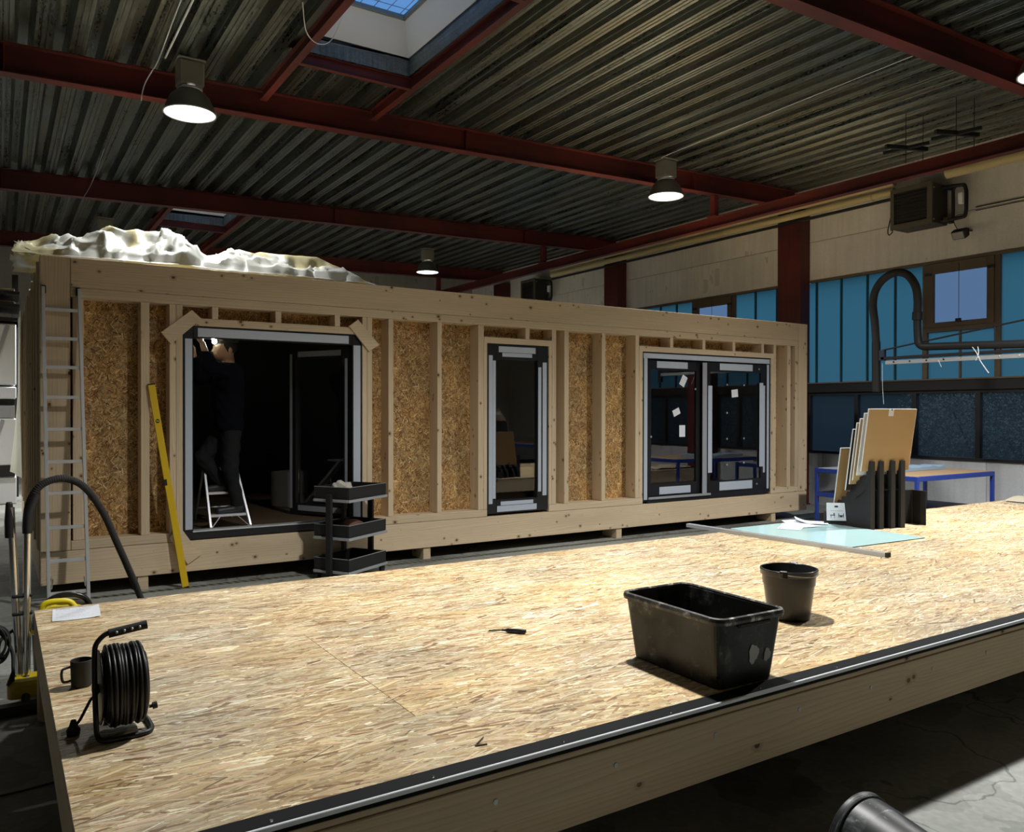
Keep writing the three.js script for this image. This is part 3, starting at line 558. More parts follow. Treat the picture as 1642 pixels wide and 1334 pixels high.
// crumpled roof membrane
{
  const P = [[-0.2, 3.10], [-0.161, 3.156], [-0.111, 3.147], [-0.014, 3.19], [0.05, 3.242], [0.139, 3.27], [0.184, 3.241], [0.25, 3.28], [0.301, 3.243], [0.378, 3.27], [0.493, 3.315], [0.604, 3.403], [0.722, 3.37], [0.837, 3.408], [0.915, 3.393], [1.101, 3.413], [1.228, 3.369], [1.488, 3.205], [1.782, 3.313], [1.928, 3.277], [2.004, 3.308], [2.3, 3.303], [2.592, 3.317], [2.889, 3.207], [3.063, 3.058], [3.12, 3.0]];
  const prof = (x) => { for (let i = 0; i + 1 < P.length; i++) if (x <= P[i + 1][0]) return P[i][1] + (P[i + 1][1] - P[i][1]) * (x - P[i][0]) / (P[i + 1][0] - P[i][0]); return 2.99; };
  const nx = 120, nz = 46, pos = [], cols = [], idx = [];
  const ridge = (u, w, N, p) => { const q = 1 - Math.abs(2 * N(u, w, p, p) - 1); return Math.pow(q, 3.5); };
  const white = [0.7, 0.72, 0.67], cream = [0.6, 0.55, 0.32];
  for (let j = 0; j <= nz; j++) for (let i = 0; i <= nx; i++) {
    const x = -0.19 + 3.3 * i / nx, z = -0.012 - 1.25 * j / nz, u = x / 3.4 + 0.1 + z * 0.08, w = z / 3.4 + 0.5 + x * 0.03;
    const top = prof(x) - 2.985, q = z > -0.5 ? Math.sin(clamp(-z / 0.5, 0, 1) * Math.PI / 2) : Math.cos(clamp((-z - 0.5) / 0.78, 0, 1) * Math.PI / 2);
    const f = 0.55 * ridge(u, w, N1, 10) + 0.28 * ridge(u + 0.13, w + 0.3, N2, 19) + 0.17 * ridge(u, w, N3, 37);
    let h = top * Math.pow(q, 0.75) * (0.5 + 0.85 * f); h = Math.max(h, top * (0.97 - Math.pow((z + 0.5) / 0.2, 2))); h = Math.min(h, top); if (j < 2) h *= 0.5;
    pos.push(x + (N3(u, w, 40, 40) - 0.5) * 0.06, Math.max(2.984, 2.986 + h), Math.min(-0.004, z + (N4(u, w, 40, 40) - 0.5) * 0.06));
    cols.push(...(fbm(N2, u + 0.2, w + 0.4, 8, 2) + 0.25 * (N3(u, w, 30, 30) - 0.5) > 0.55 ? cream : white));
  }
  for (let j = 0; j < nz; j++) for (let i = 0; i < nx; i++) { const a = j * (nx + 1) + i, b = a + 1, d = a + nx + 1, c = d + 1; if ((i + j) % 2) idx.push(a, b, c, a, c, d); else idx.push(a, b, d, b, c, d); }
  const g = new THREE.BufferGeometry(); g.setAttribute('position', new THREE.Float32BufferAttribute(pos, 3)); g.setAttribute('color', new THREE.Float32BufferAttribute(cols, 3)); g.setIndex(idx); g.computeVertexNormals();
  const mem = phys({ vertexColors: true, roughness: 0.45, transmission: 0.25, side: THREE.DoubleSide });
  const t = thing('roof_membrane', 'crumpled white and cream plastic membrane heaped on the module roof', 'membrane');
  part(t, 'sheet', g, mem);
  // loose flap over the corner and length hanging down the side
  const fp = [], fc = [], F2 = (...p) => p.forEach((q) => { fp.push(...q); fc.push(...white); });
  const A = [-0.02, 3.0, -0.06], B = [-0.19, 3.13, -0.3], C = [0.05, 3.07, -0.4], D2 = [-0.05, 2.98, -0.16], E2 = [-0.1, 3.02, -0.2];
  F2(A, C, B); F2(A, B, E2); F2(A, E2, D2);
  const fg = new THREE.BufferGeometry(); fg.setAttribute('position', new THREE.Float32BufferAttribute(fp, 3)); fg.setAttribute('color', new THREE.Float32BufferAttribute(fc, 3)); fg.computeVertexNormals();
  part(t, 'corner_flap', fg, mem);
  const hp = [], hc = [], n = 26, m2 = 6, q = []; for (let j = 0; j <= n; j++) for (let i = 0; i <= m2; i++) q.push([-0.03 - 0.012 * (1 + Math.sin(i * 1.7 + j * 0.15)) - 0.1 * Math.pow(j / n, 2.5) * (i / m2), 2.98 - 2.25 * j / n, -4.6 - 1.5 * i / m2]);
  for (let j = 0; j < n; j++) for (let i = 0; i < m2; i++) { const a = q[j * (m2 + 1) + i], b = q[j * (m2 + 1) + i + 1], c = q[(j + 1) * (m2 + 1) + i + 1], d = q[(j + 1) * (m2 + 1) + i]; for (const p of [a, b, c, a, c, d]) { hp.push(...p); hc.push(0.8, 0.78, 0.6); } }
  const hg = new THREE.BufferGeometry(); hg.setAttribute('position', new THREE.Float32BufferAttribute(hp, 3)); hg.setAttribute('color', new THREE.Float32BufferAttribute(hc, 3)); hg.computeVertexNormals();
  single('hanging_membrane', 'cream plastic sheet hanging down the module side wall', 'membrane', hg, mem).material = mem;
}
// ------------------------------------------------------------------ the floor platform in front
{
  const p = thing('floor_platform', 'long low timber floor platform topped with strand board', 'platform');
  const x0 = -0.145, x1 = 11.2, z0 = 2.9, z1 = 5.9;
  const cols = [x0, 2.2, 4.7, 7.2, 9.7, x1], rows = [[z0, 4.148], [4.15, 5.398], [5.4, 5.897]];
  rows.forEach(([za, zb], r) => { const cx = r % 2 ? [x0, 0.95, 3.45, 5.95, 8.45, x1] : cols; for (let i = 0; i + 1 < cx.length; i++) part(p, 'osb_board', osbPanel(cx[i] + (i ? 0.0008 : 0), cx[i + 1] - 0.0008, 0.528, 0.55, za, zb, 2.44, 0), M.osbFloor); });
  const W = (n, ...b) => part(p, n, wood(...b), M.spruce);
  part(p, 'edge_beam', wood(x0, x1, 0.353, 0.504, 5.78, 5.9), M.spruce); W('edge_board', x0 + 0.002, x1, 0.506, 0.527, 5.8, 5.896); part(p, 'lower_beam', wood(x0 + 0.03, x1, 0.25, 0.3515, 5.7, 5.855), M.spruce);
  W('edge_beam', x0, x1, 0.33, 0.526, 2.902, 3.02); W('end_beam', x0, x0 + 0.1, 0.33, 0.527, 3.022, 5.778); W('end_beam', x1 - 0.1, x1, 0.33, 0.527, 3.022, 5.778);
  for (let x = 0.5; x < 11; x += 0.625) W('joist', x, x + 0.06, 0.34, 0.527, 3.022, 5.778);
  part(p, 'sealing_strip', ext(x0, x1, 0.5505, 0.5535, 5.82, 5.893, 0.001), M.strip, 'black sealing strip along the platform edge');
  part(p, 'edge_profile', ext(x0, x1, 0.541, 0.556, 5.893, 5.903, 0.002), M.profile, 'thin aluminium edge profile, lamp reflection painted as a whitish tone');
  part(p, 'seal_lip', ext(x0, x1, 0.529, 0.541, 5.893, 5.902, 0.001), M.strip);
  for (let x = 0.3; x < 5; x += 0.48) { part(p, 'screw', new THREE.CylinderGeometry(0.005, 0.006, 0.004, 8).translate(x, 0.555, 5.87), M.chrome); part(p, 'screw', new THREE.CylinderGeometry(0.009, 0.009, 0.004, 10).rotateX(Math.PI / 2).translate(x + 0.2, 0.44, 5.901), M.aluDull); }
  const at = [[-0.1, 3.06, 'under the platform corner by the vacuum'], [3.5, 4.9, 'under the platform front edge'], [7.5, 4.9, 'under the platform, farther along the front edge'], [3.5, 3.06, 'under the platform back edge'], [7.5, 3.06, 'under the platform back edge by the window wall']];
  for (const [x, z, s] of at) single('trestle_block', 'pale timber bearer ' + s, 'block', wood(x - 0.035, x + 0.08, 0, z < 4 ? 0.329 : 0.271, z - 0.06, z + 0.06), M.spruce, 'bearers under the platform');
  single('trestle_block', 'pale timber bearer under the platform near the camera', 'block', wood(-0.1, 0.0, 0, 0.329, 5.2, 5.3), M.spruce, 'bearers under the platform');
}

// ------------------------------------------------------------------ things on and round the platform
{ // mortar tub
  const t = thing('mortar_tub', 'rectangular black plastic mortar tub splashed with dried mortar', 'tub', [2.224, 0.5505, 5.544], -0.026);
  const R = (w, d, r, y) => rring(w, d, r, y, 6);
  const shell = loft([R(0.297, 0.515, 0.03, 0), R(0.307, 0.525, 0.035, 0.006), R(0.37, 0.588, 0.045, 0.27), R(0.372, 0.59, 0.045, 0.274), R(0.366, 0.584, 0.045, 0.286), R(0.358, 0.576, 0.042, 0.276), R(0.298, 0.516, 0.032, 0.01)], true, true);
  part(t, 'shell', planarUV(shell, 0, 0.9, 0.9, 0.3, 0.2), M.scuff);
  part(t, 'rim', planarUV(loft([R(0.37, 0.588, 0.045, 0.262), R(0.396, 0.612, 0.055, 0.264), R(0.4, 0.617, 0.056, 0.276), R(0.392, 0.609, 0.054, 0.289), R(0.372, 0.59, 0.046, 0.292), R(0.362, 0.58, 0.044, 0.286)]), 0, 0.5, 0.5, 0.6, 0.1), std({ map: scuffMap, color: lin(4.5, 4.5, 4.6), roughness: 0.4 }), 'rounded rim in lighter grey');
  const spot = (x, y, r, a) => { const s = new THREE.Shape(); for (let i = 0; i <= 18; i++) { const q = i / 18 * 6.283, k = r * (1 + 0.14 * Math.sin(3 * q + a) + 0.08 * Math.sin(7 * q)); s[i ? 'lineTo' : 'moveTo'](k * 0.8 * Math.cos(q), k * 1.15 * Math.sin(q)); } const tilt = Math.atan(0.03 / 0.27); return new THREE.ExtrudeGeometry(s, { depth: 0.0015, bevelEnabled: false }).rotateX(tilt).translate(x, y, 0.2625 + 0.0315 * y / 0.264 + 0.001); };
  part(t, 'mortar_spot', spot(0.02, 0.125, 0.034, 1), std({ color: lin(0.6, 0.6, 0.57), roughness: 0.9 }), 'pale dried mortar splash'); part(t, 'mortar_spot', spot(0.1, 0.11, 0.024, 2), std({ color: lin(0.5, 0.5, 0.48), roughness: 0.9 }), 'pale dried mortar splash');
  part(t, 'grip_lip', cbox(0.18, 0.02, 0.02, 0.006).translate(0, 0.256, 0.3), M.scuff);
}
function bucket(name, label, pos, rot, h, r0, r1, mat) {
  const t = thing(name, label, 'bucket', pos); t.rotation.set(...rot);
  part(t, 'shell', lathe([[0, 0.004], [r0 - 0.012, 0.004], [r0 - 0.004, 0], [r0, 0.006], [r0 + (r1 - r0) * 0.68, h * 0.68], [r0 + (r1 - r0) * 0.68 + 0.004, h * 0.69], [r1, h], [r1 - 0.003, h], [r0 - 0.004, 0.01], [0, 0.01]], 48), mat);
  part(t, 'rim', new THREE.TorusGeometry(r1 + 0.003, 0.006, 8, 56).rotateX(Math.PI / 2).translate(0, h - 0.004, 0), mat);
  part(t, 'rim_band', lathe([[r1 - 0.002, h - 0.03], [r1 + 0.006, h - 0.03], [r1 + 0.008, h - 0.006]], 48), mat);
  for (const s of [-1, 1]) part(t, 'ear', cbox(0.014, 0.04, 0.04, 0.005).translate(s * (r1 + 0.006), h - 0.012, 0), mat);
  return t;
}
{
  const b = bucket('bucket', 'round black plastic bucket standing beside the mortar tub', [3.235, 0.5505, 5.2], [0, 0.5, 0], 0.262, 0.108, 0.14, M.blackGloss);
  const H = []; for (let i = 0; i <= 16; i++) { const a = Math.PI * i / 16; H.push([0.148 * Math.cos(a), 0.25 - 0.012 * Math.sin(a), 0.148 * Math.sin(a)]); }
  part(b, 'handle', tube(H, 0.003, 40, 6), M.aluDull);
  part(b, 'spout', loft([rring(0.05, 0.014, 0.006, 0.235), rring(0.06, 0.03, 0.01, 0.262)]).rotateY(0.4).translate(-0.137, 0, -0.02), M.blackGloss);
}
{ // bucket lying in the foreground: only its end shows
  const b = bucket('floor_bucket', 'scuffed black plastic bucket lying in the foreground, lamp light painted into its tone', [2.24, 0.122, 6.6], [0, 0, 0], 0.34, 0.118, 0.142, std({ map: scuffMap, color: lin(2.6, 2.8, 3.2), roughness: 0.42, side: THREE.DoubleSide }));  // map lifted to bluish grey, lamp light put into the colour
  b.quaternion.setFromUnitVectors(V(0, 1, 0), V(0.1, 0.05, -0.97).normalize());
}
{ // cable reel
  const t = thing('cable_reel', 'black cable reel wound with black cable, on a tubular frame', 'cable reel', [0.04, 0.55, 4.96]);
  const r = 0.0085;
  part(t, 'frame', tube([[0.08, 0.351, 0.015], [0.0, 0.341, 0.015], [-0.045, 0.336, 0.015], [-0.076, 0.3, 0.02], [-0.08, 0.2, 0.04], [-0.08, 0.1, 0.07], [-0.078, 0.03, 0.095], [-0.06, 0.01, 0.11], [0.03, 0.009, 0.11], [0.075, 0.009, 0.1], [0.092, 0.01, 0.07], [0.09, 0.01, -0.03], [0.07, 0.009, -0.075], [-0.04, 0.009, -0.085]], r, 150, 10, false, 0.35), M.paintWear, 'chipped black tubular frame');
  part(t, 'grip', bar([-0.035, 0.337, 0.015], [0.085, 0.352, 0.015], 0.0145, 14), M.rubber);
  for (let i = 0; i < 4; i++) part(t, 'grip_rivet', new THREE.SphereGeometry(0.005, 8, 6).translate(-0.012 + i * 0.024, 0.341 + i * 0.003, 0.029), M.aluDull);
  const fl = (x, R) => lathe([[0, -0.002], [R, -0.002], [R + 0.002, 0], [R, 0.002], [0, 0.002]], 40).rotateZ(Math.PI / 2).translate(x, 0.155, 0);
  part(t, 'flange', fl(-0.062, 0.122), M.paintWear); part(t, 'flange', fl(0.08, 0.1), M.black);
  part(t, 'axle', bar([-0.085, 0.155, 0], [0.09, 0.155, 0], 0.012), M.steelDark); part(t, 'core', bar([-0.06, 0.155, 0], [0.078, 0.155, 0], 0.07, 24), M.black);
  const coil = []; for (let L = 0; L < 3; L++) for (let i = 0; i < 11 - L; i++) { const R = 0.108 + L * 0.011 + rr(-0.003, 0.003) + (i > 8 ? -0.006 : 0); coil.push(new THREE.TorusGeometry(R, 0.0062, 7, 44).rotateY(Math.PI / 2 + rr(-0.05, 0.05)).rotateZ(rr(-0.03, 0.05)).translate(-0.047 + i * 0.0122 + L * 0.006, 0.155 + rr(-0.003, 0.003), rr(-0.003, 0.003))); }
  part(t, 'cable_coil', coil, std({ color: lin(0.016, 0.016, 0.017), roughness: 0.38 }), 'turns of glossy black cable').userData.kind = 'stuff';
  part(t, 'crank', [bar([0.09, 0.07, 0.03], [0.105, 0.07, 0.03], 0.006), bar([0.1, 0.07, 0.03], [0.115, 0.072, 0.03], 0.012)], M.black);
  part(t, 'plug_cable', tube([[-0.06, 0.16, 0.04], [-0.088, 0.13, 0.03], [-0.1, 0.1, 0.01], [-0.118, 0.055, -0.01], [-0.13, 0.035, -0.02]], 0.005, 30, 7), M.rubber);
  const pl = sub(t, 'plug'); part(pl, 'plug_body', lathe([[0, 0], [0.02, 0.001], [0.022, 0.018], [0.014, 0.03], [0.008, 0.05], [0, 0.052]], 20).translate(-0.138, 0.001, -0.025), M.rubber); for (const s of [-1, 1]) part(pl, 'prong', bar([-0.16, 0.012, -0.025 + s * 0.009], [-0.175, 0.008, -0.025 + s * 0.009], 0.002, 6), M.chrome);
}
{ // mug
  const t = thing('mug', 'matt dark grey mug with square handle behind the cable reel', 'mug', [-0.032, 0.5505, 4.4], 0.25);
  part(t, 'cup', lathe([[0, 0.004], [0.032, 0.004], [0.034, 0], [0.037, 0.003], [0.0385, 0.05], [0.04, 0.103], [0.0385, 0.105], [0.036, 0.103], [0.034, 0.01], [0, 0.008]], 40), std({ color: lin(0.022, 0.022, 0.02), roughness: 0.6 }));
  part(t, 'handle', tube([[-0.037, 0.084, 0], [-0.058, 0.082, 0], [-0.07, 0.078, 0], [-0.073, 0.06, 0], [-0.071, 0.04, 0], [-0.066, 0.03, 0], [-0.05, 0.028, 0], [-0.036, 0.03, 0]], 0.0052, 40, 8, false, 0.3), std({ color: lin(0.022, 0.022, 0.02), roughness: 0.6 }));
}
{ // papers
  const doc = (seedText, w, h) => canvasTex(w, h, (c) => { c.fillStyle = '#e9ecf2'; c.fillRect(0, 0, w, h); c.fillStyle = '#8a93a8'; for (let i = 0; i < 16; i++) { const y = 34 + i * (h - 60) / 16; if (i % 5 === 4) continue; let x = 24; while (x < w * (0.55 + 0.4 * rnd())) { const q = rr(10, 34); c.fillRect(x, y, q, 4); x += q + 7; } } c.fillStyle = '#5f6a86'; c.fillRect(24, 14, w * 0.3, 9); });
  const t = thing('paper_sheet', 'printed white sheet lying on the platform corner', 'paper', [0.045, 0.5512, 3.1], -0.06);
  const g = new THREE.PlaneGeometry(0.225, 0.29, 10, 10).rotateX(-Math.PI / 2), p = g.attributes.position; for (let i = 0; i < p.count; i++) p.setY(i, 0.001 + 0.006 * Math.pow(Math.abs(p.getX(i) / 0.11), 3) * (p.getX(i) > 0 ? 1 : 0.3) + 0.002 * Math.sin(p.getZ(i) * 20)); g.computeVertexNormals();
  part(t, 'sheet', g, std({ map: doc(1, 360, 480), roughness: 0.8, side: THREE.DoubleSide }));
  const t2 = thing('paper_sheet', 'folded printed sheets lying on the pale glass panel', 'paper', [6.1, 0.562, 3.05], 0.5);
  for (let k = 0; k < 3; k++) { const q = new THREE.PlaneGeometry(0.3, 0.21, 8, 4).rotateX(-Math.PI / 2), pp = q.attributes.position; for (let i = 0; i < pp.count; i++) pp.setY(i, 0.002 + k * 0.003 + 0.02 * Math.pow(Math.max(0, pp.getX(i) / 0.15), 2) * (k + 1) * 0.7); q.computeVertexNormals(); part(t2, 'sheet', q.rotateY(k * 0.9).translate(-0.18 + k * 0.2, 0, 0.06 * k - 0.05), std({ map: doc(2 + k, 256, 180), roughness: 0.8, side: THREE.DoubleSide })); }
}
{ // screwdriver-like tool with two prongs
  const t = thing('pronged_tool', 'small black handled tool with two thin prongs on the board', 'hand tool', [1.8, 0.551, 4.65], -0.8);
  part(t, 'handle', lathe([[0, 0.106], [0.008, 0.105], [0.0105, 0.098], [0.0115, 0.06], [0.0105, 0.012], [0.008, 0.002], [0, 0]], 16).rotateZ(-Math.PI / 2).translate(0, 0.0115, 0), M.blackGloss);
  part(t, 'ferrule', bar([-0.018, 0.0115, 0], [0.002, 0.0115, 0], 0.0055), M.black);
  for (const s of [-1, 1]) part(t, 'prong', bar([-0.085, 0.004, s * 0.007], [-0.016, 0.0115, s * 0.003], 0.0022, 7), M.black);
}
single('wood_splinter', 'dark bent splinter near the platform edge', 'splinter', [flat([1.0, 0.553, 5.74], [1.055, 0.555, 5.70], 0.006, 0.003, [0, 1, 0]), flat([1.0, 0.553, 5.74], [1.04, 0.553, 5.75], 0.005, 0.003, [0, 1, 0])], M.bronze);
// a few pale offcut strips lying on the board
[[0.55, 5.52, 0.14, 0.55, 'pale wood sliver lying near the front corner of the platform'], [0.98, 5.18, 0.16, 0.5, 'long pale wood sliver on the open part of the platform'], [1.86, 4.98, 0.09, 0.2, 'short pale wood sliver beside the tub shadow'], [4.1, 5.15, 0.1, -0.6, 'pale wood sliver beyond the round bucket']].forEach(([x, z, L, a, label]) => { const m = single('wood_sliver', label, 'sliver', planarUV(cbox(L, 0.002, 0.009, 0.0006), 0, 4, 0.6), M.spruce, 'wood slivers on the platform'); m.position.set(x, 0.5515, z); m.rotation.y = a; });
{ // glass sheet and aluminium profile
  const t = thing('glass_panel', 'pale green glass panel lying flat on the platform', 'glass panel', [5.92, 0.5505, 3.45], -0.04);
  part(t, 'panel', cbox(1.06, 0.01, 1.22, 0.002).translate(0, 0.005, 0), phys({ color: lin(0.52, 0.76, 0.76), roughness: 0.1, specularIntensity: 1 }));
  part(t, 'edge', [ext(-0.53, 0.53, 0.002, 0.008, 0.6095, 0.612, 0.0005), ext(0.5295, 0.532, 0.002, 0.008, -0.61, 0.61, 0.0005)], std({ color: lin(0.06, 0.13, 0.12), roughness: 0.2 }));
  const r = thing('aluminium_profile', 'long silver aluminium profile laid along the glass panel', 'profile', [5.257, 0.551, 3.46], 0.063);
  part(r, 'profile', prism([[-0.022, 0], [0.022, 0], [0.022, 0.03], [0.016, 0.03], [0.016, 0.006], [-0.016, 0.006], [-0.016, 0.024], [-0.002, 0.024], [-0.002, 0.03], [-0.022, 0.03]], 1.95, 0.001), M.aluDull);
  part(r, 'end_cap', prism([[-0.024, 0], [0.024, 0], [0.024, 0.033], [-0.024, 0.033]], 0.02).translate(0, 0, 0.985), M.rubber, 'black end plug');
}
{ // display stand with sample boards
  const t = thing('display_stand', 'black stepped cardboard display stand on the platform', 'display stand', [6.5, 0.5505, 3.54], -0.2);
  const card = std({ color: lin(0.013, 0.013, 0.014), roughness: 0.6 });
  const prof = [[0, 0], [0, 0.63], [-0.045, 0.63]]; const st = [[-0.05, 0.5], [-0.1, 0.48], [-0.15, 0.43], [-0.2, 0.38], [-0.25, 0.33], [-0.3, 0.28], [-0.36, 0.24], [-0.42, 0.2], [-0.48, 0.14]];
  st.forEach(([z, y]) => { prof.push([z, y + 0.03], [z, y], [z - 0.035, y]); }); prof.push([-0.55, 0.06], [-0.55, 0]);
  for (const x of [0, 0.11, 0.25, 0.37]) part(t, 'fin', prism(prof, 0.052, 0.001).rotateY(-Math.PI / 2).translate(x, 0, 0), card);
  const F2 = (x0, x1) => part(t, 'slanted_brace', flat([(x0 + x1) / 2, 0.36, -0.02], [(x0 + x1) / 2, 0.42, -0.1], x1 - x0 - 0.056, 0.006, [1, 0, 0]), card);
  F2(0, 0.11); F2(0.11, 0.25); F2(0.25, 0.37);
  part(t, 'outer_brace', flat([-0.05, 0.3, -0.17], [-0.012, 0.42, -0.04], 0.01, 0.05, [1, 0, 0]), card);
  part(t, 'cross_panel', ext(0.004, 0.366, 0.01, 0.2, -0.4, -0.394), card); part(t, 'cross_panel', ext(0.004, 0.366, 0.01, 0.33, -0.2, -0.194), card);
  part(t, 'wing_panel', [ext(0.376, 0.72, 0.0, 0.33, -0.22, -0.212), ext(0.712, 0.72, 0.0, 0.33, -0.21, -0.05)], card);
  part(t, 'front_lip', ext(-0.12, -0.004, 0.0, 0.1, -0.56, -0.554), card);
  const bro = canvasTex(256, 256, (c, w, h) => { c.fillStyle = '#e3e7ee'; c.fillRect(0, 0, w, h); c.fillStyle = '#1d2733'; c.fillRect(98, 40, 44, 26); c.fillStyle = '#aab2bf'; for (let i = 0; i < 6; i++) c.fillRect(50 + i * 26, 110, 20, 8); c.fillStyle = '#2a3038'; c.fillRect(44, 172, 60, 12); c.fillRect(84, 146, 14, 34); c.fillRect(50, 184, 6, 34); c.fillRect(92, 184, 6, 34); c.fillRect(146, 176, 62, 10); c.fillRect(144, 150, 8, 60); c.fillRect(202, 150, 8, 60); c.fillRect(160, 186, 34, 20); });
  part(t, 'brochure', new THREE.BoxGeometry(0.19, 0.17, 0.003).rotateX(-0.12).rotateY(-0.55).translate(-0.09, 0.13, -0.35), std({ map: bro, roughness: 0.6 }), 'white brochure with small chair drawings');
  part(t, 'brochure_pocket', new THREE.BoxGeometry(0.23, 0.13, 0.006).rotateX(-0.12).rotateY(-0.55).translate(-0.088, 0.065, -0.358), card);
  const boards = [[-0.04, 0.54, 'hardboard brown sample board, frontmost and tallest, with a white tag', M.hardboard], [-0.09, 0.5, 'white faced sample board just behind the tallest one', M.white], [-0.14, 0.45, 'tan sample board, third from the front of the stand', M.hardboard], [-0.18, 0.41, 'tan sample board, fourth from the front of the stand', M.hardboard], [-0.23, 0.35, 'dark brown sample board, fifth from the front of the stand', std({ color: lin(0.03, 0.018, 0.012), roughness: 0.6 })], [-0.42, 0.2, 'lowest brown sample board at the back of the stand', std({ color: lin(0.4, 0.24, 0.09), roughness: 0.7 })]];
  boards.forEach(([z, y, label, mat], i) => {
    const b = thing('sample_board', label, 'board', [6.5, 0.5505, 3.54], -0.2, 'sample boards in the display stand');
    const w = i === 5 ? 0.5 : 0.58, h = i === 5 ? 0.55 : 0.585, put = (g) => g.rotateX(0.16).translate(0.185, y, z);
    part(b, 'panel', put(cbox(w, h, 0.01, 0.001).translate(0, h / 2, 0)), mat);
    part(b, 'edge_band', put(merge([ext(-w / 2 - 0.001, -w / 2 + 0.003, 0, h, -0.006, 0.0055, 0.0004), ext(w / 2 - 0.003, w / 2 + 0.001, 0, h, -0.006, 0.0055, 0.0004), ext(-w / 2, w / 2, h - 0.003, h + 0.001, -0.006, 0.0055, 0.0004)])), M.white);
    if (i === 0) part(b, 'tag', put(cbox(0.06, 0.066, 0.002, 0.0005).translate(-0.02, h - 0.034, 0.007)), M.paper, 'small white tag clipped to the top edge');
    if (i === 0) part(b, 'clip', put(cbox(0.012, 0.014, 0.01, 0.001).translate(-0.018, h - 0.006, 0.008)), M.black);
  });
}
{ const t = thing('wrapped_offcut', 'crumpled pale packing sheet at the far edge of the platform', 'packing sheet', [10.6, 0.5505, 3.1]); const v = []; const q = []; for (let j = 0; j <= 6; j++) for (let i = 0; i <= 10; i++) q.push([-0.6 + 1.2 * i / 10, 0.012 + 0.07 * N1(i / 11, j / 7, 5, 4) * Math.sin(Math.PI * i / 10), -0.12 + 0.3 * j / 6]); for (let j = 0; j < 6; j++) for (let i = 0; i < 10; i++) { const a = q[j * 11 + i], b = q[j * 11 + i + 1], c = q[(j + 1) * 11 + i + 1], d = q[(j + 1) * 11 + i]; v.push(...a, ...c, ...b, ...a, ...d, ...c); } const g = new THREE.BufferGeometry(); g.setAttribute('position', new THREE.Float32BufferAttribute(v, 3)); g.computeVertexNormals(); part(t, 'sheet', g, std({ color: lin(0.5, 0.44, 0.33), roughness: 0.6, side: THREE.DoubleSide })); part(t, 'lath', cbox(0.5, 0.012, 0.03).rotateY(0.5).translate(-0.35, 0.008, 0.1), M.bronze); }
// ------------------------------------------------------------------ in front of the module
{ // aluminium ladder
  const t = thing('aluminium_ladder', 'aluminium rung ladder leaning on the module corner', 'ladder');
  const L = (y) => 0.046 - 0.026 * y / 2.7, R = (y) => 0.338 - 0.045 * y / 2.7, Z = (y) => 0.335 - 0.3 * y / 2.7;
  part(t, 'stile', flat([L(0), 0.02, Z(0)], [L(2.7), 2.7, Z(2.7)], 0.026, 0.06, [1, 0, 0]), M.alu); part(t, 'stile', flat([R(0), 0.02, Z(0)], [R(2.7), 2.7, Z(2.7)], 0.026, 0.06, [1, 0, 0]), M.alu);
  for (const y of [2.509, 2.26, 2.012, 1.755, 1.483, 1.208, 0.945, 0.658, 0.384, 0.115]) part(t, 'rung', flat([L(y) + 0.012, y, Z(y)], [R(y) - 0.012, y, Z(y)], 0.028, 0.03, [0, 1, 0]), M.alu);
  for (const X of [L, R]) { part(t, 'end_cap', cbox(0.034, 0.07, 0.05, 0.006).translate(X(2.7) + (X === L ? 0.006 : -0.008), 2.68, Z(2.7) - 0.006), M.rubber); part(t, 'foot', cbox(0.034, 0.04, 0.07, 0.006).translate(X(0), 0.02, Z(0)), M.rubber); }
  for (const X of [L, R]) part(t, 'hook', flat([X(0.2) + (X === L ? 0.02 : -0.02), 0.16, Z(0.2) + 0.03], [X(0.24) + (X === L ? 0.03 : -0.03), 0.24, Z(0.24) + 0.03], 0.012, 0.006, [1, 0, 0]), M.chrome);
}
{ // spirit level
  const a = [1.157, 0.002, 0.1], b = [0.876, 1.885, 0.022];
  const t = thing('spirit_level', 'long yellow spirit level leaning against the module studs', 'spirit level');
  part(t, 'body', flat(a, b, 0.06, 0.024, [1, 0.15, 0]), M.yellow);
  const at = (s) => [0, 1, 2].map((i) => a[i] + (b[i] - a[i]) * s);
  for (const s of [0, 1]) part(t, 'end_cap', flat(at(s ? 0.995 : 0), at(s ? 1.002 : 0.006), 0.063, 0.027, [1, 0.15, 0]), M.black);
  const p1 = at(0.82), p2 = at(0.52); part(t, 'vial_window', new THREE.CylinderGeometry(0.018, 0.018, 0.028, 18).rotateX(Math.PI / 2).translate(...p1), M.black); part(t, 'vial', bar([p1[0] - 0.012, p1[1], p1[2] + 0.014], [p1[0] + 0.012, p1[1], p1[2] + 0.014], 0.005), std({ color: lin(0.55, 0.7, 0.1), roughness: 0.2 }));
  part(t, 'vial_window', cbox(0.03, 0.06, 0.027, 0.003).rotateZ(0.15).translate(p2[0] - 0.022, p2[1], p2[2]), M.black);
}
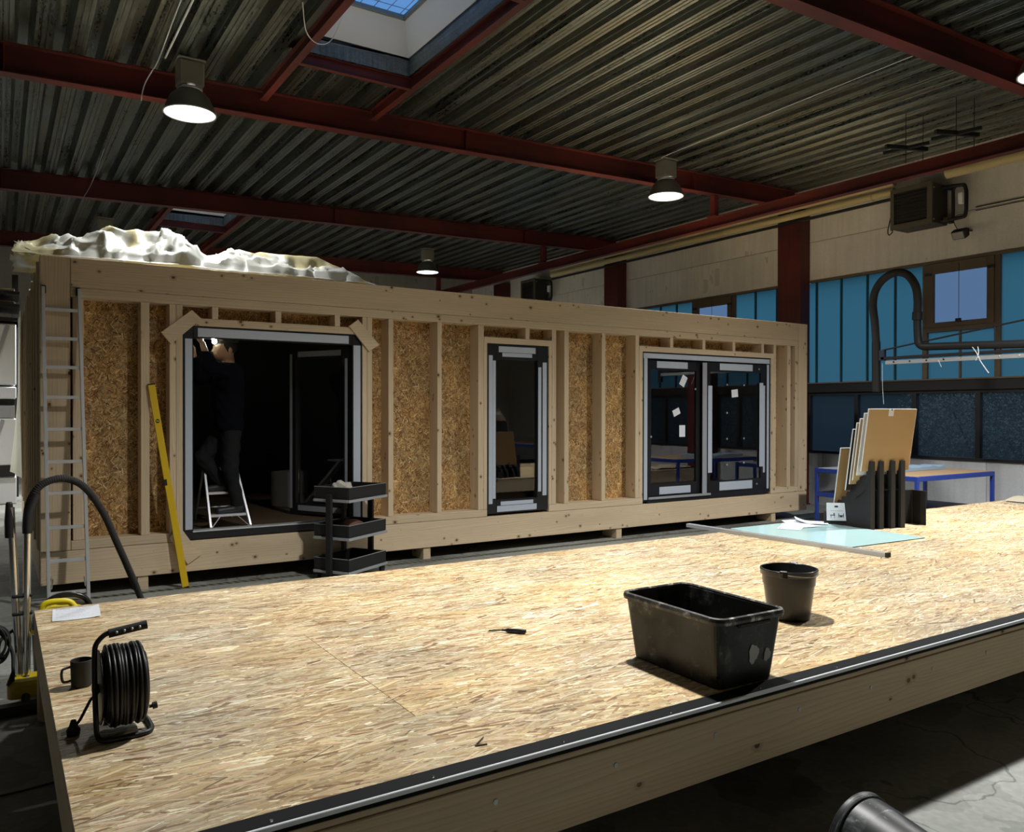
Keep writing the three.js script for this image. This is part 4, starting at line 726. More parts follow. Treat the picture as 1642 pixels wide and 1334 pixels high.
{ // three tier tool trolley
  const t = thing('tool_trolley', 'black three tier tray trolley standing below the door opening', 'trolley', [2.665, 0, 0.365], 0.56);
  const box = std({ color: lin(0.011, 0.011, 0.012), roughness: 0.55 }), w = 0.62, d = 0.42;
  [[0.79, 0.115], [0.425, 0.115], [0.1, 0.115]].forEach(([y, h]) => {
    const g = sub(t, 'tray');
    part(g, 'tray_bottom', ext(-w / 2, w / 2, y, y + 0.012, -d / 2, d / 2), box);
    part(g, 'tray_side', ext(-w / 2, w / 2, y + 0.012, y + h, d / 2 - 0.014, d / 2), box); part(g, 'tray_side', ext(-w / 2, w / 2, y + 0.012, y + h, -d / 2, -d / 2 + 0.014), box);
    part(g, 'tray_side', ext(-w / 2, -w / 2 + 0.014, y + 0.012, y + h, -d / 2 + 0.015, d / 2 - 0.015), box); part(g, 'tray_side', ext(w / 2 - 0.014, w / 2, y + 0.012, y + h, -d / 2 + 0.015, d / 2 - 0.015), box);
    part(g, 'edge_trim', [ext(-w / 2 - 0.001, w / 2 + 0.001, y + h, y + h + 0.003, d / 2 - 0.014, d / 2 + 0.001, 0.0005), ext(-w / 2 - 0.001, -w / 2 + 0.014, y + h, y + h + 0.003, -d / 2, d / 2, 0.0005)], M.aluDull);
    part(g, 'carrier_rail', ext(-w / 2 - 0.012, w / 2 + 0.012, y - 0.028, y - 0.002, d / 2 - 0.015, d / 2 + 0.012), M.aluDull); part(g, 'carrier_rail', ext(-w / 2 - 0.012, -w / 2 + 0.015, y - 0.028, y - 0.002, -d / 2, d / 2 - 0.016), M.aluDull);
  });
  part(t, 'upright', ext(-w / 2 - 0.05, -w / 2 - 0.014, 0.06, 0.84, -0.03, 0.03), box); part(t, 'upright', ext(w / 2 - 0.13, w / 2 - 0.08, 0.06, 0.84, -d / 2 - 0.05, -d / 2 - 0.014), box); part(t, 'upright', ext(w / 2 + 0.014, w / 2 + 0.045, 0.06, 0.84, -0.03, 0.03), box);
  for (const [x, z] of [[-0.28, 0.18], [0.28, 0.18], [-0.28, -0.18], [0.28, -0.18]]) part(t, 'castor', new THREE.CylinderGeometry(0.035, 0.035, 0.025, 20).rotateX(Math.PI / 2).translate(x, 0.035, z), M.rubber);
  const put = (name, label, cat, pos, geo, mat) => { const m = single(name, label, cat, geo, mat); m.position.set(...pos); return m; };
  put('cleaning_rag', 'pale crumpled rag in the top trolley tray', 'rag', [2.6, 0.803, 0.28], (() => { const g = new THREE.IcosahedronGeometry(0.07, 3), p = g.attributes.position; for (let i = 0; i < p.count; i++) { const n = 0.75 + 0.6 * N2(p.getX(i) * 5 + 0.5, p.getY(i) * 5 + p.getZ(i) * 4 + 0.5, 9, 9); p.setXYZ(i, p.getX(i) * n * 1.3, (p.getY(i) * 0.9 + 0.062) * n, p.getZ(i) * n); } g.computeVertexNormals(); return g; })(), std({ color: lin(0.5, 0.47, 0.4), roughness: 0.9 }));
  put('tool_pouch', 'reddish brown leather tool pouch in the middle trolley tray', 'tool pouch', [2.68, 0.437, 0.34], lathe([[0, 0], [0.1, 0], [0.115, 0.02], [0.1, 0.1], [0.05, 0.135], [0, 0.14]], 20).scale(1.2, 0.85, 0.7), std({ color: lin(0.12, 0.045, 0.025), roughness: 0.65 }));
  put('screwdriver', 'thin screwdriver standing up in the top trolley tray', 'screwdriver', [2.46, 0.803, 0.36], [bar([0, 0, 0], [0, 0.1, 0], 0.011), bar([0, 0.1, 0], [0, 0.17, 0], 0.003)], M.steelDark);
}
{ // vacuum cleaner behind the platform corner
  const t = thing('vacuum_cleaner', 'yellow and black wet vacuum cleaner behind the platform corner', 'vacuum cleaner', [0.03, 0, 2.55]);
  part(t, 'tank', lathe([[0, 0.07], [0.14, 0.07], [0.165, 0.1], [0.175, 0.34], [0.165, 0.36], [0, 0.36]], 36), std({ color: lin(0.02, 0.02, 0.022), roughness: 0.4 }));
  part(t, 'motor_head', lathe([[0.178, 0.355], [0.182, 0.39], [0.172, 0.44], [0.13, 0.485], [0.06, 0.5], [0, 0.502]], 36), M.blackGloss);
  part(t, 'trim_ring', new THREE.TorusGeometry(0.178, 0.014, 8, 40).rotateX(Math.PI / 2).translate(0, 0.36, 0), M.yellowVac);
  part(t, 'handle', tube([[-0.14, 0.4, 0.12], [-0.13, 0.5, 0.12], [-0.1, 0.535, 0.12], [-0.02, 0.535, 0.12], [0.02, 0.52, 0.12], [0.05, 0.47, 0.13]], 0.018, 40, 10), M.yellowVac, 'yellow carrying handle');
  part(t, 'cover', loft([rring(0.22, 0.16, 0.04, 0.455), rring(0.2, 0.14, 0.05, 0.49), rring(0.12, 0.08, 0.03, 0.5)], false, true).translate(-0.02, 0, 0.06), M.yellowVac);
  part(t, 'arched_grip', tube([[-0.15, 0.4, 0.02], [-0.1, 0.52, 0.03], [0.0, 0.555, 0.03], [0.1, 0.52, 0.03], [0.15, 0.4, 0.02]], 0.016, 40, 10), M.blackGloss);
  for (const [x, z] of [[-0.14, 0.12], [0.14, 0.12], [-0.14, -0.12], [0.14, -0.12]]) part(t, 'castor', new THREE.SphereGeometry(0.036, 14, 10).translate(x, 0.036, z), M.rubber);
  part(t, 'base_tray', loft([rring(0.26, 0.2, 0.05, 0.06), rring(0.26, 0.2, 0.05, 0.13), rring(0.22, 0.17, 0.05, 0.15)], true, true).translate(-0.17, 0, 0.2), std({ color: lin(0.5, 0.38, 0.01), roughness: 0.45 }), 'yellow foot with accessory holder');
  part(t, 'hose', tube([[-0.2, 0.985, 0.16], [-0.195, 1.1, 0.155], [-0.14, 1.21, 0.15], [-0.04, 1.25, 0.13], [0.07, 1.21, 0.08], [0.18, 1.06, 0.03], [0.29, 0.8, -0.03], [0.4, 0.52, -0.1], [0.47, 0.28, -0.15], [0.42, 0.12, -0.22], [0.26, 0.16, -0.16], [0.16, 0.24, -0.08]], 0.0195, 220, 14), M.rubber, 'ribbed black suction hose');
  const ring = []; const cv = new THREE.CatmullRomCurve3([V(-0.2, 0.985, 0.16), V(-0.195, 1.1, 0.155), V(-0.14, 1.21, 0.15), V(-0.04, 1.25, 0.13), V(0.07, 1.21, 0.08), V(0.18, 1.06, 0.03), V(0.29, 0.8, -0.03), V(0.4, 0.52, -0.1)]);
  for (let i = 12; i <= 110; i++) { const u = i / 110, q = cv.getPointAt(u), d = cv.getTangentAt(u), g = new THREE.TorusGeometry(0.0196, 0.0022, 5, 16); g.applyQuaternion(new THREE.Quaternion().setFromUnitVectors(V(0, 0, 1), d)); ring.push(g.translate(q.x, q.y, q.z)); }
  part(t, 'hose_ribs', ring, M.rubber).userData.kind = 'stuff';
  part(t, 'hose_grip', tube([[-0.2, 0.95, 0.16], [-0.2, 1.0, 0.16], [-0.192, 1.08, 0.157], [-0.16, 1.17, 0.153]], 0.025, 24, 12), M.black);
  const tb = [[-0.28, 1.1, 0.14, -0.236, 0.08, 0.16], [-0.2, 0.95, 0.16, -0.208, 0.08, 0.17]];
  tb.forEach(([a, b, c, d, e, f]) => part(t, 'chrome_tube', bar([d, e, f], [a, b, c], 0.02, 20), M.chrome, 'chrome suction tube'));
  part(t, 'crevice_nozzle', loft([rring(0.05, 0.05, 0.024, 0), rring(0.05, 0.05, 0.024, 0.09), rring(0.034, 0.03, 0.014, 0.19), rring(0.026, 0.02, 0.009, 0.2)].map((r) => r.map(([x, y, z]) => [x - 0.283 - y * 0.02, y + 0.93, z + 0.143])), true, true), M.black);
  for (const y of [0.5, 0.6]) part(t, 'tube_clip', cbox(0.1, 0.018, 0.05, 0.005).translate(-0.225, y, 0.155), M.black);
  part(t, 'floor_nozzle', loft([rring(0.3, 0.1, 0.03, 0.006), rring(0.3, 0.1, 0.03, 0.035), rring(0.26, 0.07, 0.03, 0.055)], true, true).translate(-0.235, 0, 0.36), M.black);
  part(t, 'nozzle_neck', bar([-0.215, 0.04, 0.34], [-0.208, 0.14, 0.18], 0.022), M.black);
  part(t, 'mains_cable', tube([[-0.24, 0.42, 0.12], [-0.33, 0.36, 0.16], [-0.34, 0.25, 0.2], [-0.37, 0.3, 0.22], [-0.4, 0.42, 0.2], [-0.36, 0.45, 0.18], [-0.28, 0.32, 0.2], [-0.27, 0.2, 0.24]], 0.009, 90, 8), M.rubber);
  const coil = []; for (let i = 0; i < 7; i++) coil.push(new THREE.TorusGeometry(0.075 + rr(-0.012, 0.012), 0.006, 6, 32).scale(0.8, 1.25, 1).rotateY(rr(-0.5, 0.5)).translate(-0.345 + rr(-0.015, 0.015), 0.36 + rr(-0.02, 0.02), 0.17 + i * 0.009)); part(t, 'cable_bundle', coil, M.rubber).userData.kind = 'stuff';
  const pl = sub(t, 'plug'); part(pl, 'plug_body', bar([-0.285, 0.13, 0.25], [-0.27, 0.2, 0.24], 0.02, 14, 0.01), M.rubber); for (const s of [-1, 1]) part(pl, 'prong', bar([-0.288 + s * 0.008, 0.13, 0.25], [-0.292 + s * 0.008, 0.11, 0.25], 0.002, 6), M.chrome);
}
// ------------------------------------------------------------------ inside the module: stepladder, box, person
{
  const t = thing('stepladder', 'small aluminium stepladder inside the module door', 'stepladder');
  const fz = (y) => -0.14 - (y - 0.49) * 0.62, lx = (y) => 1.432 + (y - 0.49) * 0.02, rx = (y) => 1.812 - (y - 0.49) * 0.1;
  for (const X of [lx, rx]) { part(t, 'front_rail', flat([X(0.49), 0.492, fz(0.49)], [X(1.06), 1.06, fz(1.06)], 0.022, 0.045, [1, 0, 0]), M.alu); part(t, 'rear_leg', flat([X(0.49) + 0.02, 0.492, -0.98], [X(1.04), 1.04, fz(1.06) - 0.05], 0.02, 0.028, [1, 0, 0]), M.aluDull); part(t, 'foot', cbox(0.03, 0.024, 0.05, 0.004).translate(X(0.49), 0.498, fz(0.49)), M.rubber); }
  for (const y of [0.62, 0.83]) part(t, 'step', ext(lx(y) + 0.008, rx(y) - 0.008, y - 0.025, y, fz(y) - 0.1, fz(y) + 0.012), M.alu);
  part(t, 'top_step', ext(lx(1.05), rx(1.05), 1.03, 1.055, fz(1.05) - 0.2, fz(1.05)), M.aluDull);
  part(t, 'brace', flat([lx(0.5) + 0.01, 0.5, fz(0.5)], [lx(0.6) + 0.1, 0.6, fz(0.6)], 0.02, 0.006), M.alu); part(t, 'brace', flat([rx(0.5) - 0.01, 0.5, fz(0.5)], [rx(0.6) - 0.1, 0.6, fz(0.6)], 0.02, 0.006), M.alu);
  part(t, 'rear_bar', bar([lx(0.6) + 0.02, 0.62, -0.88], [rx(0.6), 0.62, -0.88], 0.01), M.aluDull);
  const b = thing('carton', 'plain pale cardboard box on the dark module floor', 'box', [2.7, 0.486, -1.75], 0.5);
  part(b, 'body', cbox(0.34, 0.42, 0.28, 0.004).translate(0, 0.21, 0), std({ color: lin(0.22, 0.22, 0.2), roughness: 0.85 })); part(b, 'tape', ext(-0.171, 0.171, 0.4205, 0.422, -0.025, 0.025, 0.0004), M.hardboard); part(b, 'flap', ext(-0.168, 0.168, 0.42, 0.423, 0.004, 0.139, 0.0006), std({ color: lin(0.2, 0.2, 0.18), roughness: 0.85 }));
}
// surface of a distance field by surface nets
function netMesh(lo, hi, cell, f) {
  const n = lo.map((l, i) => Math.ceil((hi[i] - l) / cell) + 1), [nx, ny, nz] = n, val = new Float32Array(nx * ny * nz), id = (i, j, k) => i + nx * (j + ny * k);
  for (let k = 0; k < nz; k++) for (let j = 0; j < ny; j++) for (let i = 0; i < nx; i++) val[id(i, j, k)] = f(lo[0] + i * cell, lo[1] + j * cell, lo[2] + k * cell);
  const vert = new Int32Array(nx * ny * nz).fill(-1), pos = [], idx = [];
  for (let k = 0; k < nz - 1; k++) for (let j = 0; j < ny - 1; j++) for (let i = 0; i < nx - 1; i++) {
    let c = 0, sx = 0, sy = 0, sz = 0; const C = [];
    for (let q = 0; q < 8; q++) C.push(val[id(i + (q & 1), j + (q >> 1 & 1), k + (q >> 2))]);
    for (let a = 0; a < 8; a++) for (const b of [a ^ 1, a ^ 2, a ^ 4]) if (b > a && (C[a] < 0) !== (C[b] < 0)) { const s = C[a] / (C[a] - C[b]); sx += (a & 1) + s * ((b & 1) - (a & 1)); sy += (a >> 1 & 1) + s * ((b >> 1 & 1) - (a >> 1 & 1)); sz += (a >> 2) + s * ((b >> 2) - (a >> 2)); c++; }
    if (c) { vert[id(i, j, k)] = pos.length / 3; pos.push(lo[0] + (i + sx / c) * cell, lo[1] + (j + sy / c) * cell, lo[2] + (k + sz / c) * cell); }
  }
  for (let k = 1; k < nz - 1; k++) for (let j = 1; j < ny - 1; j++) for (let i = 1; i < nx - 1; i++) {
    const a = val[id(i, j, k)] < 0;
    const face = (b, p, q, r, s) => { if (a === b || p < 0 || q < 0 || r < 0 || s < 0) return; if (a) idx.push(p, q, r, p, r, s); else idx.push(p, r, q, p, s, r); };
    face(val[id(i + 1, j, k)] < 0, vert[id(i, j - 1, k - 1)], vert[id(i, j, k - 1)], vert[id(i, j, k)], vert[id(i, j - 1, k)]);
    face(val[id(i, j + 1, k)] < 0, vert[id(i - 1, j, k - 1)], vert[id(i - 1, j, k)], vert[id(i, j, k)], vert[id(i, j, k - 1)]);
    face(val[id(i, j, k + 1)] < 0, vert[id(i - 1, j - 1, k)], vert[id(i, j - 1, k)], vert[id(i, j, k)], vert[id(i - 1, j, k)]);
  }
  const g = new THREE.BufferGeometry(); g.setAttribute('position', new THREE.Float32BufferAttribute(pos, 3)); g.setIndex(idx); g.computeVertexNormals(); return g;
}
function blend(caps, k) {                                 // capsules [a, b, ra, rb] joined by a smooth minimum
  const c = caps.map(([a, b, ra, rb]) => [...a, b[0] - a[0], b[1] - a[1], b[2] - a[2], ra, rb, 1 / Math.max(1e-9, (b[0] - a[0]) ** 2 + (b[1] - a[1]) ** 2 + (b[2] - a[2]) ** 2)]);
  return (x, y, z) => {
    let d = 9;
    for (const q of c) {
      const px = x - q[0], py = y - q[1], pz = z - q[2], t = clamp((px * q[3] + py * q[4] + pz * q[5]) * q[8], 0, 1);
      const e = Math.hypot(px - t * q[3], py - t * q[4], pz - t * q[5]) - (q[6] + t * (q[7] - q[6]));
      if (e > d + k) continue; const h = Math.max(0, k - Math.abs(d - e)) / k; d = Math.min(d, e) - h * h * k * 0.25;
    }
    return d;
  };
}
{
  const p = thing('person', 'person in dark work clothes with a lit headlamp, reaching up on the stepladder', 'person');
  const hip = [1.665, 1.46], J = { pel: [1.665, 1.5, -0.42], wst: [1.66, 1.66, -0.42], chs: [1.655, 1.88, -0.42], nck: [1.672, 2.08, -0.42], skl: [1.655, 2.2, -0.42],
    sL: [1.67, 2.02, -0.25], eL: [1.435, 2.075, -0.2], wL: [1.368, 2.275, -0.17], sR: [1.67, 2.02, -0.59], eR: [1.44, 1.98, -0.63], wR: [1.36, 2.19, -0.55],
    hL: [1.67, 1.46, -0.335], kL: [1.652, 1.06, -0.3], aL: [1.722, 0.705, -0.285], tL: [1.535, 0.642, -0.27], hR: [1.66, 1.46, -0.505], kR: [1.42, 1.16, -0.46], aR: [1.605, 0.915, -0.415], tR: [1.455, 0.852, -0.42] };
  const skin = std({ color: lin(0.42, 0.25, 0.17), roughness: 0.55 }), cloth = phys({ color: lin(0.0035, 0.004, 0.007), roughness: 0.9, specularIntensity: 0.2 }), jeans = phys({ color: lin(0.014, 0.015, 0.016), roughness: 0.9, specularIntensity: 0.3 });
  const headCaps = [[[1.612, 2.3, -0.42], [1.655, 2.3, -0.42], 0.086, 0.09], [[1.585, 2.245, -0.42], [1.6, 2.2, -0.42], 0.062, 0.055], [[1.565, 2.185, -0.42], [1.6, 2.195, -0.42], 0.03, 0.05], [J.nck, J.skl, 0.062, 0.06], [[1.535, 2.262, -0.42], [1.51, 2.232, -0.42], 0.012, 0.015], [[1.545, 2.298, -0.445], [1.545, 2.298, -0.395], 0.02, 0.02], [[1.542, 2.205, -0.436], [1.542, 2.205, -0.404], 0.014, 0.014]];
  const limbs = [[J.sL, J.eL, 0.05, 0.042], [J.eL, J.wL, 0.042, 0.028], [J.sR, J.eR, 0.05, 0.042], [J.eR, J.wR, 0.042, 0.028], [J.hL, J.kL, 0.085, 0.058], [J.kL, J.aL, 0.055, 0.04], [J.hR, J.kR, 0.085, 0.058], [J.kR, J.aR, 0.055, 0.04], [[J.aL[0], J.aL[1] - 0.035, J.aL[2]], J.tL, 0.03, 0.02], [[J.aR[0], J.aR[1] - 0.035, J.aR[2]], J.tR, 0.03, 0.02]];
  const torso = [[[J.pel[0], J.pel[1], -0.36], [J.pel[0], J.pel[1], -0.48], 0.1, 0.1], [J.wst, J.chs, 0.115, 0.125], [[1.66, 1.93, -0.33], [1.66, 1.93, -0.51], 0.1, 0.1], [J.sL, J.sR, 0.06, 0.06], [J.chs, J.nck, 0.1, 0.06]];
  const f1 = blend([...headCaps, ...torso, ...limbs], 0.03);
  const ear = (x, y, z) => Math.min(Math.hypot((x - 1.662) / 1, (y - 2.245) / 1.55, (z + 0.325) / 0.55) - 0.021, Math.hypot((x - 1.662), (y - 2.245) / 1.55, (z + 0.515) / 0.55) - 0.021);
  const body = netMesh([1.25, 0.58, -0.76], [1.86, 2.44, -0.1], 0.0095, (x, y, z) => Math.min(f1(x, y, z), y > 2.1 ? ear(x, y, z) : 9));
  // hands: palm, four unequal bent fingers, thumb leaving the side of the palm
  const hand = (w, dir, nrm, mir) => {
    const d = V(...dir).normalize(), s = V(...nrm).normalize().cross(d).normalize().multiplyScalar(mir), n = d.clone().cross(s).multiplyScalar(mir), o = V(...w), at = (a, b, c) => o.clone().addScaledVector(d, a).addScaledVector(s, b).addScaledVector(n, c).toArray(), caps = [];
    caps.push([at(-0.02, 0, 0), at(0.02, 0, 0), 0.026, 0.026]);
    for (let i = 0; i < 4; i++) { const b = (i - 1.5) * 0.02, L = [0.07, 0.08, 0.074, 0.058][i], k = [0.088, 0.094, 0.09, 0.082][i]; caps.push([at(0.015, b * 0.7, 0), at(k, b, 0.004), 0.0145, 0.011], [at(k, b, 0.004), at(k + L * 0.42, b * 1.1, -0.014), 0.0098, 0.009], [at(k + L * 0.42, b * 1.1, -0.014), at(k + L * 0.72, b * 1.1, -0.042), 0.009, 0.0078]); }
    caps.push([at(0.02, 0.026, 0), at(0.05, 0.05, -0.014), 0.015, 0.012], [at(0.05, 0.05, -0.014), at(0.085, 0.052, -0.032), 0.0115, 0.009]);
    const f = blend(caps, 0.008), c = at(0.07, 0, -0.01); return netMesh(c.map((q) => q - 0.12), c.map((q) => q + 0.12), 0.0042, f);
  };
  const hl = hand(J.wL, [-0.28, 1, 0.1], [1, 0.2, 0.35], 1), hr = hand(J.wR, [-0.2, 1, 0.25], [1, 0.2, -0.2], -1);
  part(p, 'body', [body, hl, hr], skin);
  const torsoJ = torso.map(([a, b, ra, rb]) => [a, b, ra + 0.036, rb + 0.034]), armsJ = limbs.slice(0, 4).map(([a, b, ra, rb]) => [a, b, ra + 0.03, rb + 0.024]);
  const fj = blend([...torsoJ, ...armsJ], 0.04), wr = (x, y, z, w, e) => { const d = V(w[0] - e[0], w[1] - e[1], w[2] - e[2]).normalize(); return (x - w[0]) * d.x + (y - w[1]) * d.y + (z - w[2]) * d.z; };
  const fold = (x, y, z) => 0.006 * Math.sin(y * 46 + x * 22 + 6 * Math.sin(z * 17)) * Math.sin(x * 31 + z * 19);
  part(p, 'jacket', netMesh([1.25, 1.36, -0.78], [1.88, 2.22, -0.08], 0.0105, (x, y, z) => Math.max(fj(x, y, z) + fold(x, y, z), 1.43 - y, Math.hypot(x - 1.66, z + 0.42) < 0.135 ? y - 2.125 : -9, Math.hypot(x - J.wL[0], y - J.wL[1], z - J.wL[2]) < 0.12 ? wr(x, y, z, J.wL, J.eL) + 0.004 : -9, Math.hypot(x - J.wR[0], y - J.wR[1], z - J.wR[2]) < 0.12 ? wr(x, y, z, J.wR, J.eR) + 0.004 : -9)), cloth);
  const ft = blend([torsoJ[0].map((q, i) => i > 1 ? q - 0.02 : q), ...limbs.slice(4, 8).map(([a, b, ra, rb]) => [a, b, ra + 0.014, rb + 0.022])], 0.035);
  part(p, 'trousers', netMesh([1.28, 0.66, -0.7], [1.88, 1.6, -0.12], 0.0105, (x, y, z) => Math.max(ft(x, y, z) + fold(x, y, z) * 0.9, y - 1.53, (z > -0.36 && x > 1.6 ? 0.68 : 0.89) - y - (x < 1.56 ? 0.05 : 0))), jeans);
  for (const [a, b] of [[J.aL, J.tL], [J.aR, J.tR]]) { const f = blend([[[a[0] + 0.03, a[1] - 0.045, a[2]], [b[0], b[1] + 0.005, b[2]], 0.045, 0.036], [[a[0], a[1] + 0.03, a[2]], [a[0] + 0.01, a[1] - 0.04, a[2]], 0.05, 0.05]], 0.03), sole = b[1] - 0.021; part(p, 'shoe', netMesh([b[0] - 0.06, sole - 0.02, a[2] - 0.09], [a[0] + 0.11, a[1] + 0.1, a[2] + 0.09], 0.007, (x, y, z) => Math.max(f(x, y, z), sole - y, y - a[1] - 0.05)), M.black); }
  part(p, 'hair', netMesh([1.48, 2.15, -0.56], [1.8, 2.46, -0.28], 0.008, (x, y, z) => { const d = Math.min(Math.hypot((x - 1.645) / 1.08, (y - 2.3) / 1.02, (z + 0.42) / 0.93) - 0.1, 9); return Math.max(d, -(y - (2.345 - (x - 1.56) * 1.35)), 2.19 - y); }), std({ color: lin(0.012, 0.009, 0.007), roughness: 0.7 }));
  for (const z of [-0.447, -0.393]) { part(p, 'eye', new THREE.SphereGeometry(0.011, 10, 8).translate(1.543, 2.278, z), M.black); part(p, 'eyebrow', cbox(0.012, 0.007, 0.03, 0.002).translate(1.532, 2.3, z), M.black); }
  part(p, 'mouth', cbox(0.012, 0.006, 0.034, 0.002).translate(1.532, 2.206, -0.42), std({ color: lin(0.2, 0.08, 0.07), roughness: 0.6 }));
  const h = sub(p, 'headlamp');
  part(h, 'band', new THREE.TorusGeometry(0.101, 0.009, 8, 40).scale(1.1, 0.97, 1.6).rotateX(Math.PI / 2).rotateZ(0.12).translate(1.645, 2.335, -0.42), M.rubber);
  part(h, 'lamp_housing', bar([1.545, 2.335, -0.395], [1.522, 2.332, -0.372], 0.03, 18), M.black);
  part(h, 'lamp_lens', new THREE.CylinderGeometry(0.026, 0.026, 0.006, 18).rotateX(Math.PI / 2).rotateY(-0.72).translate(1.5175, 2.3315, -0.3675), std({ color: 0xffffff, emissive: new THREE.Color(0.75, 1, 0.97), emissiveIntensity: 30 }));
  const s = new THREE.SpotLight(lin(0.8, 1, 0.98), 1.6, 0, 0.95, 0.6, 2); s.position.set(1.508, 2.331, -0.358); s.target.position.set(1.25, 2.36, -0.12); s.castShadow = true; s.shadow.radius = 1.2; scene.add(s, s.target);
}
// ------------------------------------------------------------------ fixtures on the window wall
function unitHeater(label, z0) {
  const t = thing('unit_heater', label, 'heater', [11.3, 4.43, z0]), w = 0.66, h = 0.62, frame = std({ color: lin(0.09, 0.08, 0.055), roughness: 0.6 });
  part(t, 'casing', ext(0.03, 0.44, 0.01, h - 0.01, 0.01, w - 0.01, 0.01), std({ color: lin(0.03, 0.029, 0.024), roughness: 0.6 }));
  part(t, 'front_frame', [ext(0, 0.03, 0, 0.075, 0, w), ext(0, 0.03, h - 0.07, h, 0, w), ext(0, 0.03, 0.075, h - 0.07, 0, 0.06), ext(0, 0.03, 0.075, h - 0.07, w - 0.08, w)], frame);
  for (let i = 0; i < 10; i++) part(t, 'louvre', cbox(0.036, 0.004, w - 0.142, 0.001).rotateZ(-0.6).translate(0.018, 0.095 + i * 0.05, w / 2 - 0.01), M.steelDark);
  for (const y of [0.06, h - 0.06]) part(t, 'bracket', ext(0.3, 0.5, y - 0.02, y + 0.02, w - 0.01, w + 0.05), M.steelDark);
  for (const y of [0.06, h - 0.09]) part(t, 'bolt', new THREE.SphereGeometry(0.012, 8, 6).translate(0.06, y, w - 0.005), M.aluDull);
  part(t, 'flow_pipe', tube([[0.25, h - 0.08, w], [0.27, h - 0.08, w + 0.16], [0.28, h - 0.1, w + 0.32], [0.28, h - 0.2, w + 0.35], [0.28, 0.15, w + 0.35], [0.28, 0.06, w + 0.33], [0.27, 0.05, w + 0.2], [0.25, 0.05, w]], 0.027, 120, 10, false, 0.12), M.steelDark, 'black looped heating pipe');
  part(t, 'return_pipe', tube([[0.28, 0.06, w + 0.16], [0.28, 0.3, w + 0.16], [0.28, h - 0.14, w + 0.16], [0.28, h - 0.08, w + 0.2]], 0.024, 40, 10, false, 0.2), M.steelDark);
  part(t, 'valve', new THREE.CylinderGeometry(0.035, 0.035, 0.05, 12).translate(0.25, 0.06, w + 0.07), std({ color: lin(0.22, 0.09, 0.03), roughness: 0.5, metalness: 0.6 }));
  part(t, 'control_box', ext(0.2, 0.27, 0.24, 0.4, w + 0.27, w + 0.33), M.paper, 'small white control box');
  part(t, 'cable_loop', tube([[0.02, 0.2, -0.005], [0.02, 0.1, -0.03], [0.02, 0.0, -0.05], [0.02, -0.06, -0.03], [0.02, -0.03, 0.02], [0.02, 0.02, 0.03]], 0.008, 40, 8), M.rubber);
  return t;
}
unitHeater('dark louvred unit heater on the wall above the hinged sash', 0.66);
unitHeater('far dim unit heater above the module roof edge', -9.75);
{
  const t = thing('floodlight', 'small black floodlight on the wall below the heater', 'floodlight', [11.55, 4.24, 1.6]);
  part(t, 'head', cbox(0.12, 0.13, 0.2, 0.012).rotateZ(0.5).translate(0, 0, 0), M.black); part(t, 'glass', cbox(0.006, 0.1, 0.16, 0.002).rotateZ(0.5).translate(-0.058, -0.032, 0), std({ color: lin(0.5, 0.5, 0.5), metalness: 0.7, roughness: 0.25 }));
  part(t, 'bracket', [ext(0.0, 0.25, 0.06, 0.075, -0.05, 0.05), ext(0.02, 0.035, -0.03, 0.07, -0.115, -0.1), ext(0.02, 0.035, -0.03, 0.07, 0.1, 0.115)], M.black); part(t, 'cable', tube([[0.1, 0.07, -0.08], [0.05, 0.2, -0.12], [0.1, 0.3, -0.1], [0.2, 0.32, 0]], 0.006, 30, 6), M.rubber);
  for (const [y, x, z0, z1, s, where] of [[5.07, 11.48, -8.6, 0.62, '', 'lower'], [5.215, 11.48, -8.6, 0.62, '', 'upper'], [5.14, 11.46, 1.45, 10.8, '', 'thick']]) {
    const q = thing('heating_pipe', `${where === 'thick' ? 'thick beige insulated heating pipe running on from the near heater' : where + ' beige insulated heating pipe under the rail'}`, 'pipe', [x, y, 0], 0, 'insulated pipes'); part(q, 'insulation', bar([0, 0, z0], [0, 0, z1], where === 'thick' ? 0.075 : 0.06, 16), M.beige);
    for (let z = z0 + 1.1; z < z1; z += 1.55) part(q, 'clip', new THREE.TorusGeometry(where === 'thick' ? 0.077 : 0.062, 0.006, 6, 20).translate(0, 0, z), M.aluDull);
  }
  const k = thing('cable_duct', 'dark cable duct under the beige pipes on the window wall', 'duct', [11.5, 4.965, 0]); part(k, 'channel', ext(-0.03, 0.03, -0.02, 0.02, -8.6, 0.6), M.steelDark);
  const k2 = thing('cable_duct', 'thin dark cable run along the wall joint', 'duct', [11.785, 4.62, 0]); part(k2, 'channel', [bar([0, 0.02, 1.7], [0, 0.02, 8.1], 0.008, 8), bar([0, -0.03, 1.7], [0, -0.03, 8.1], 0.006, 8)], M.steelDark);
}
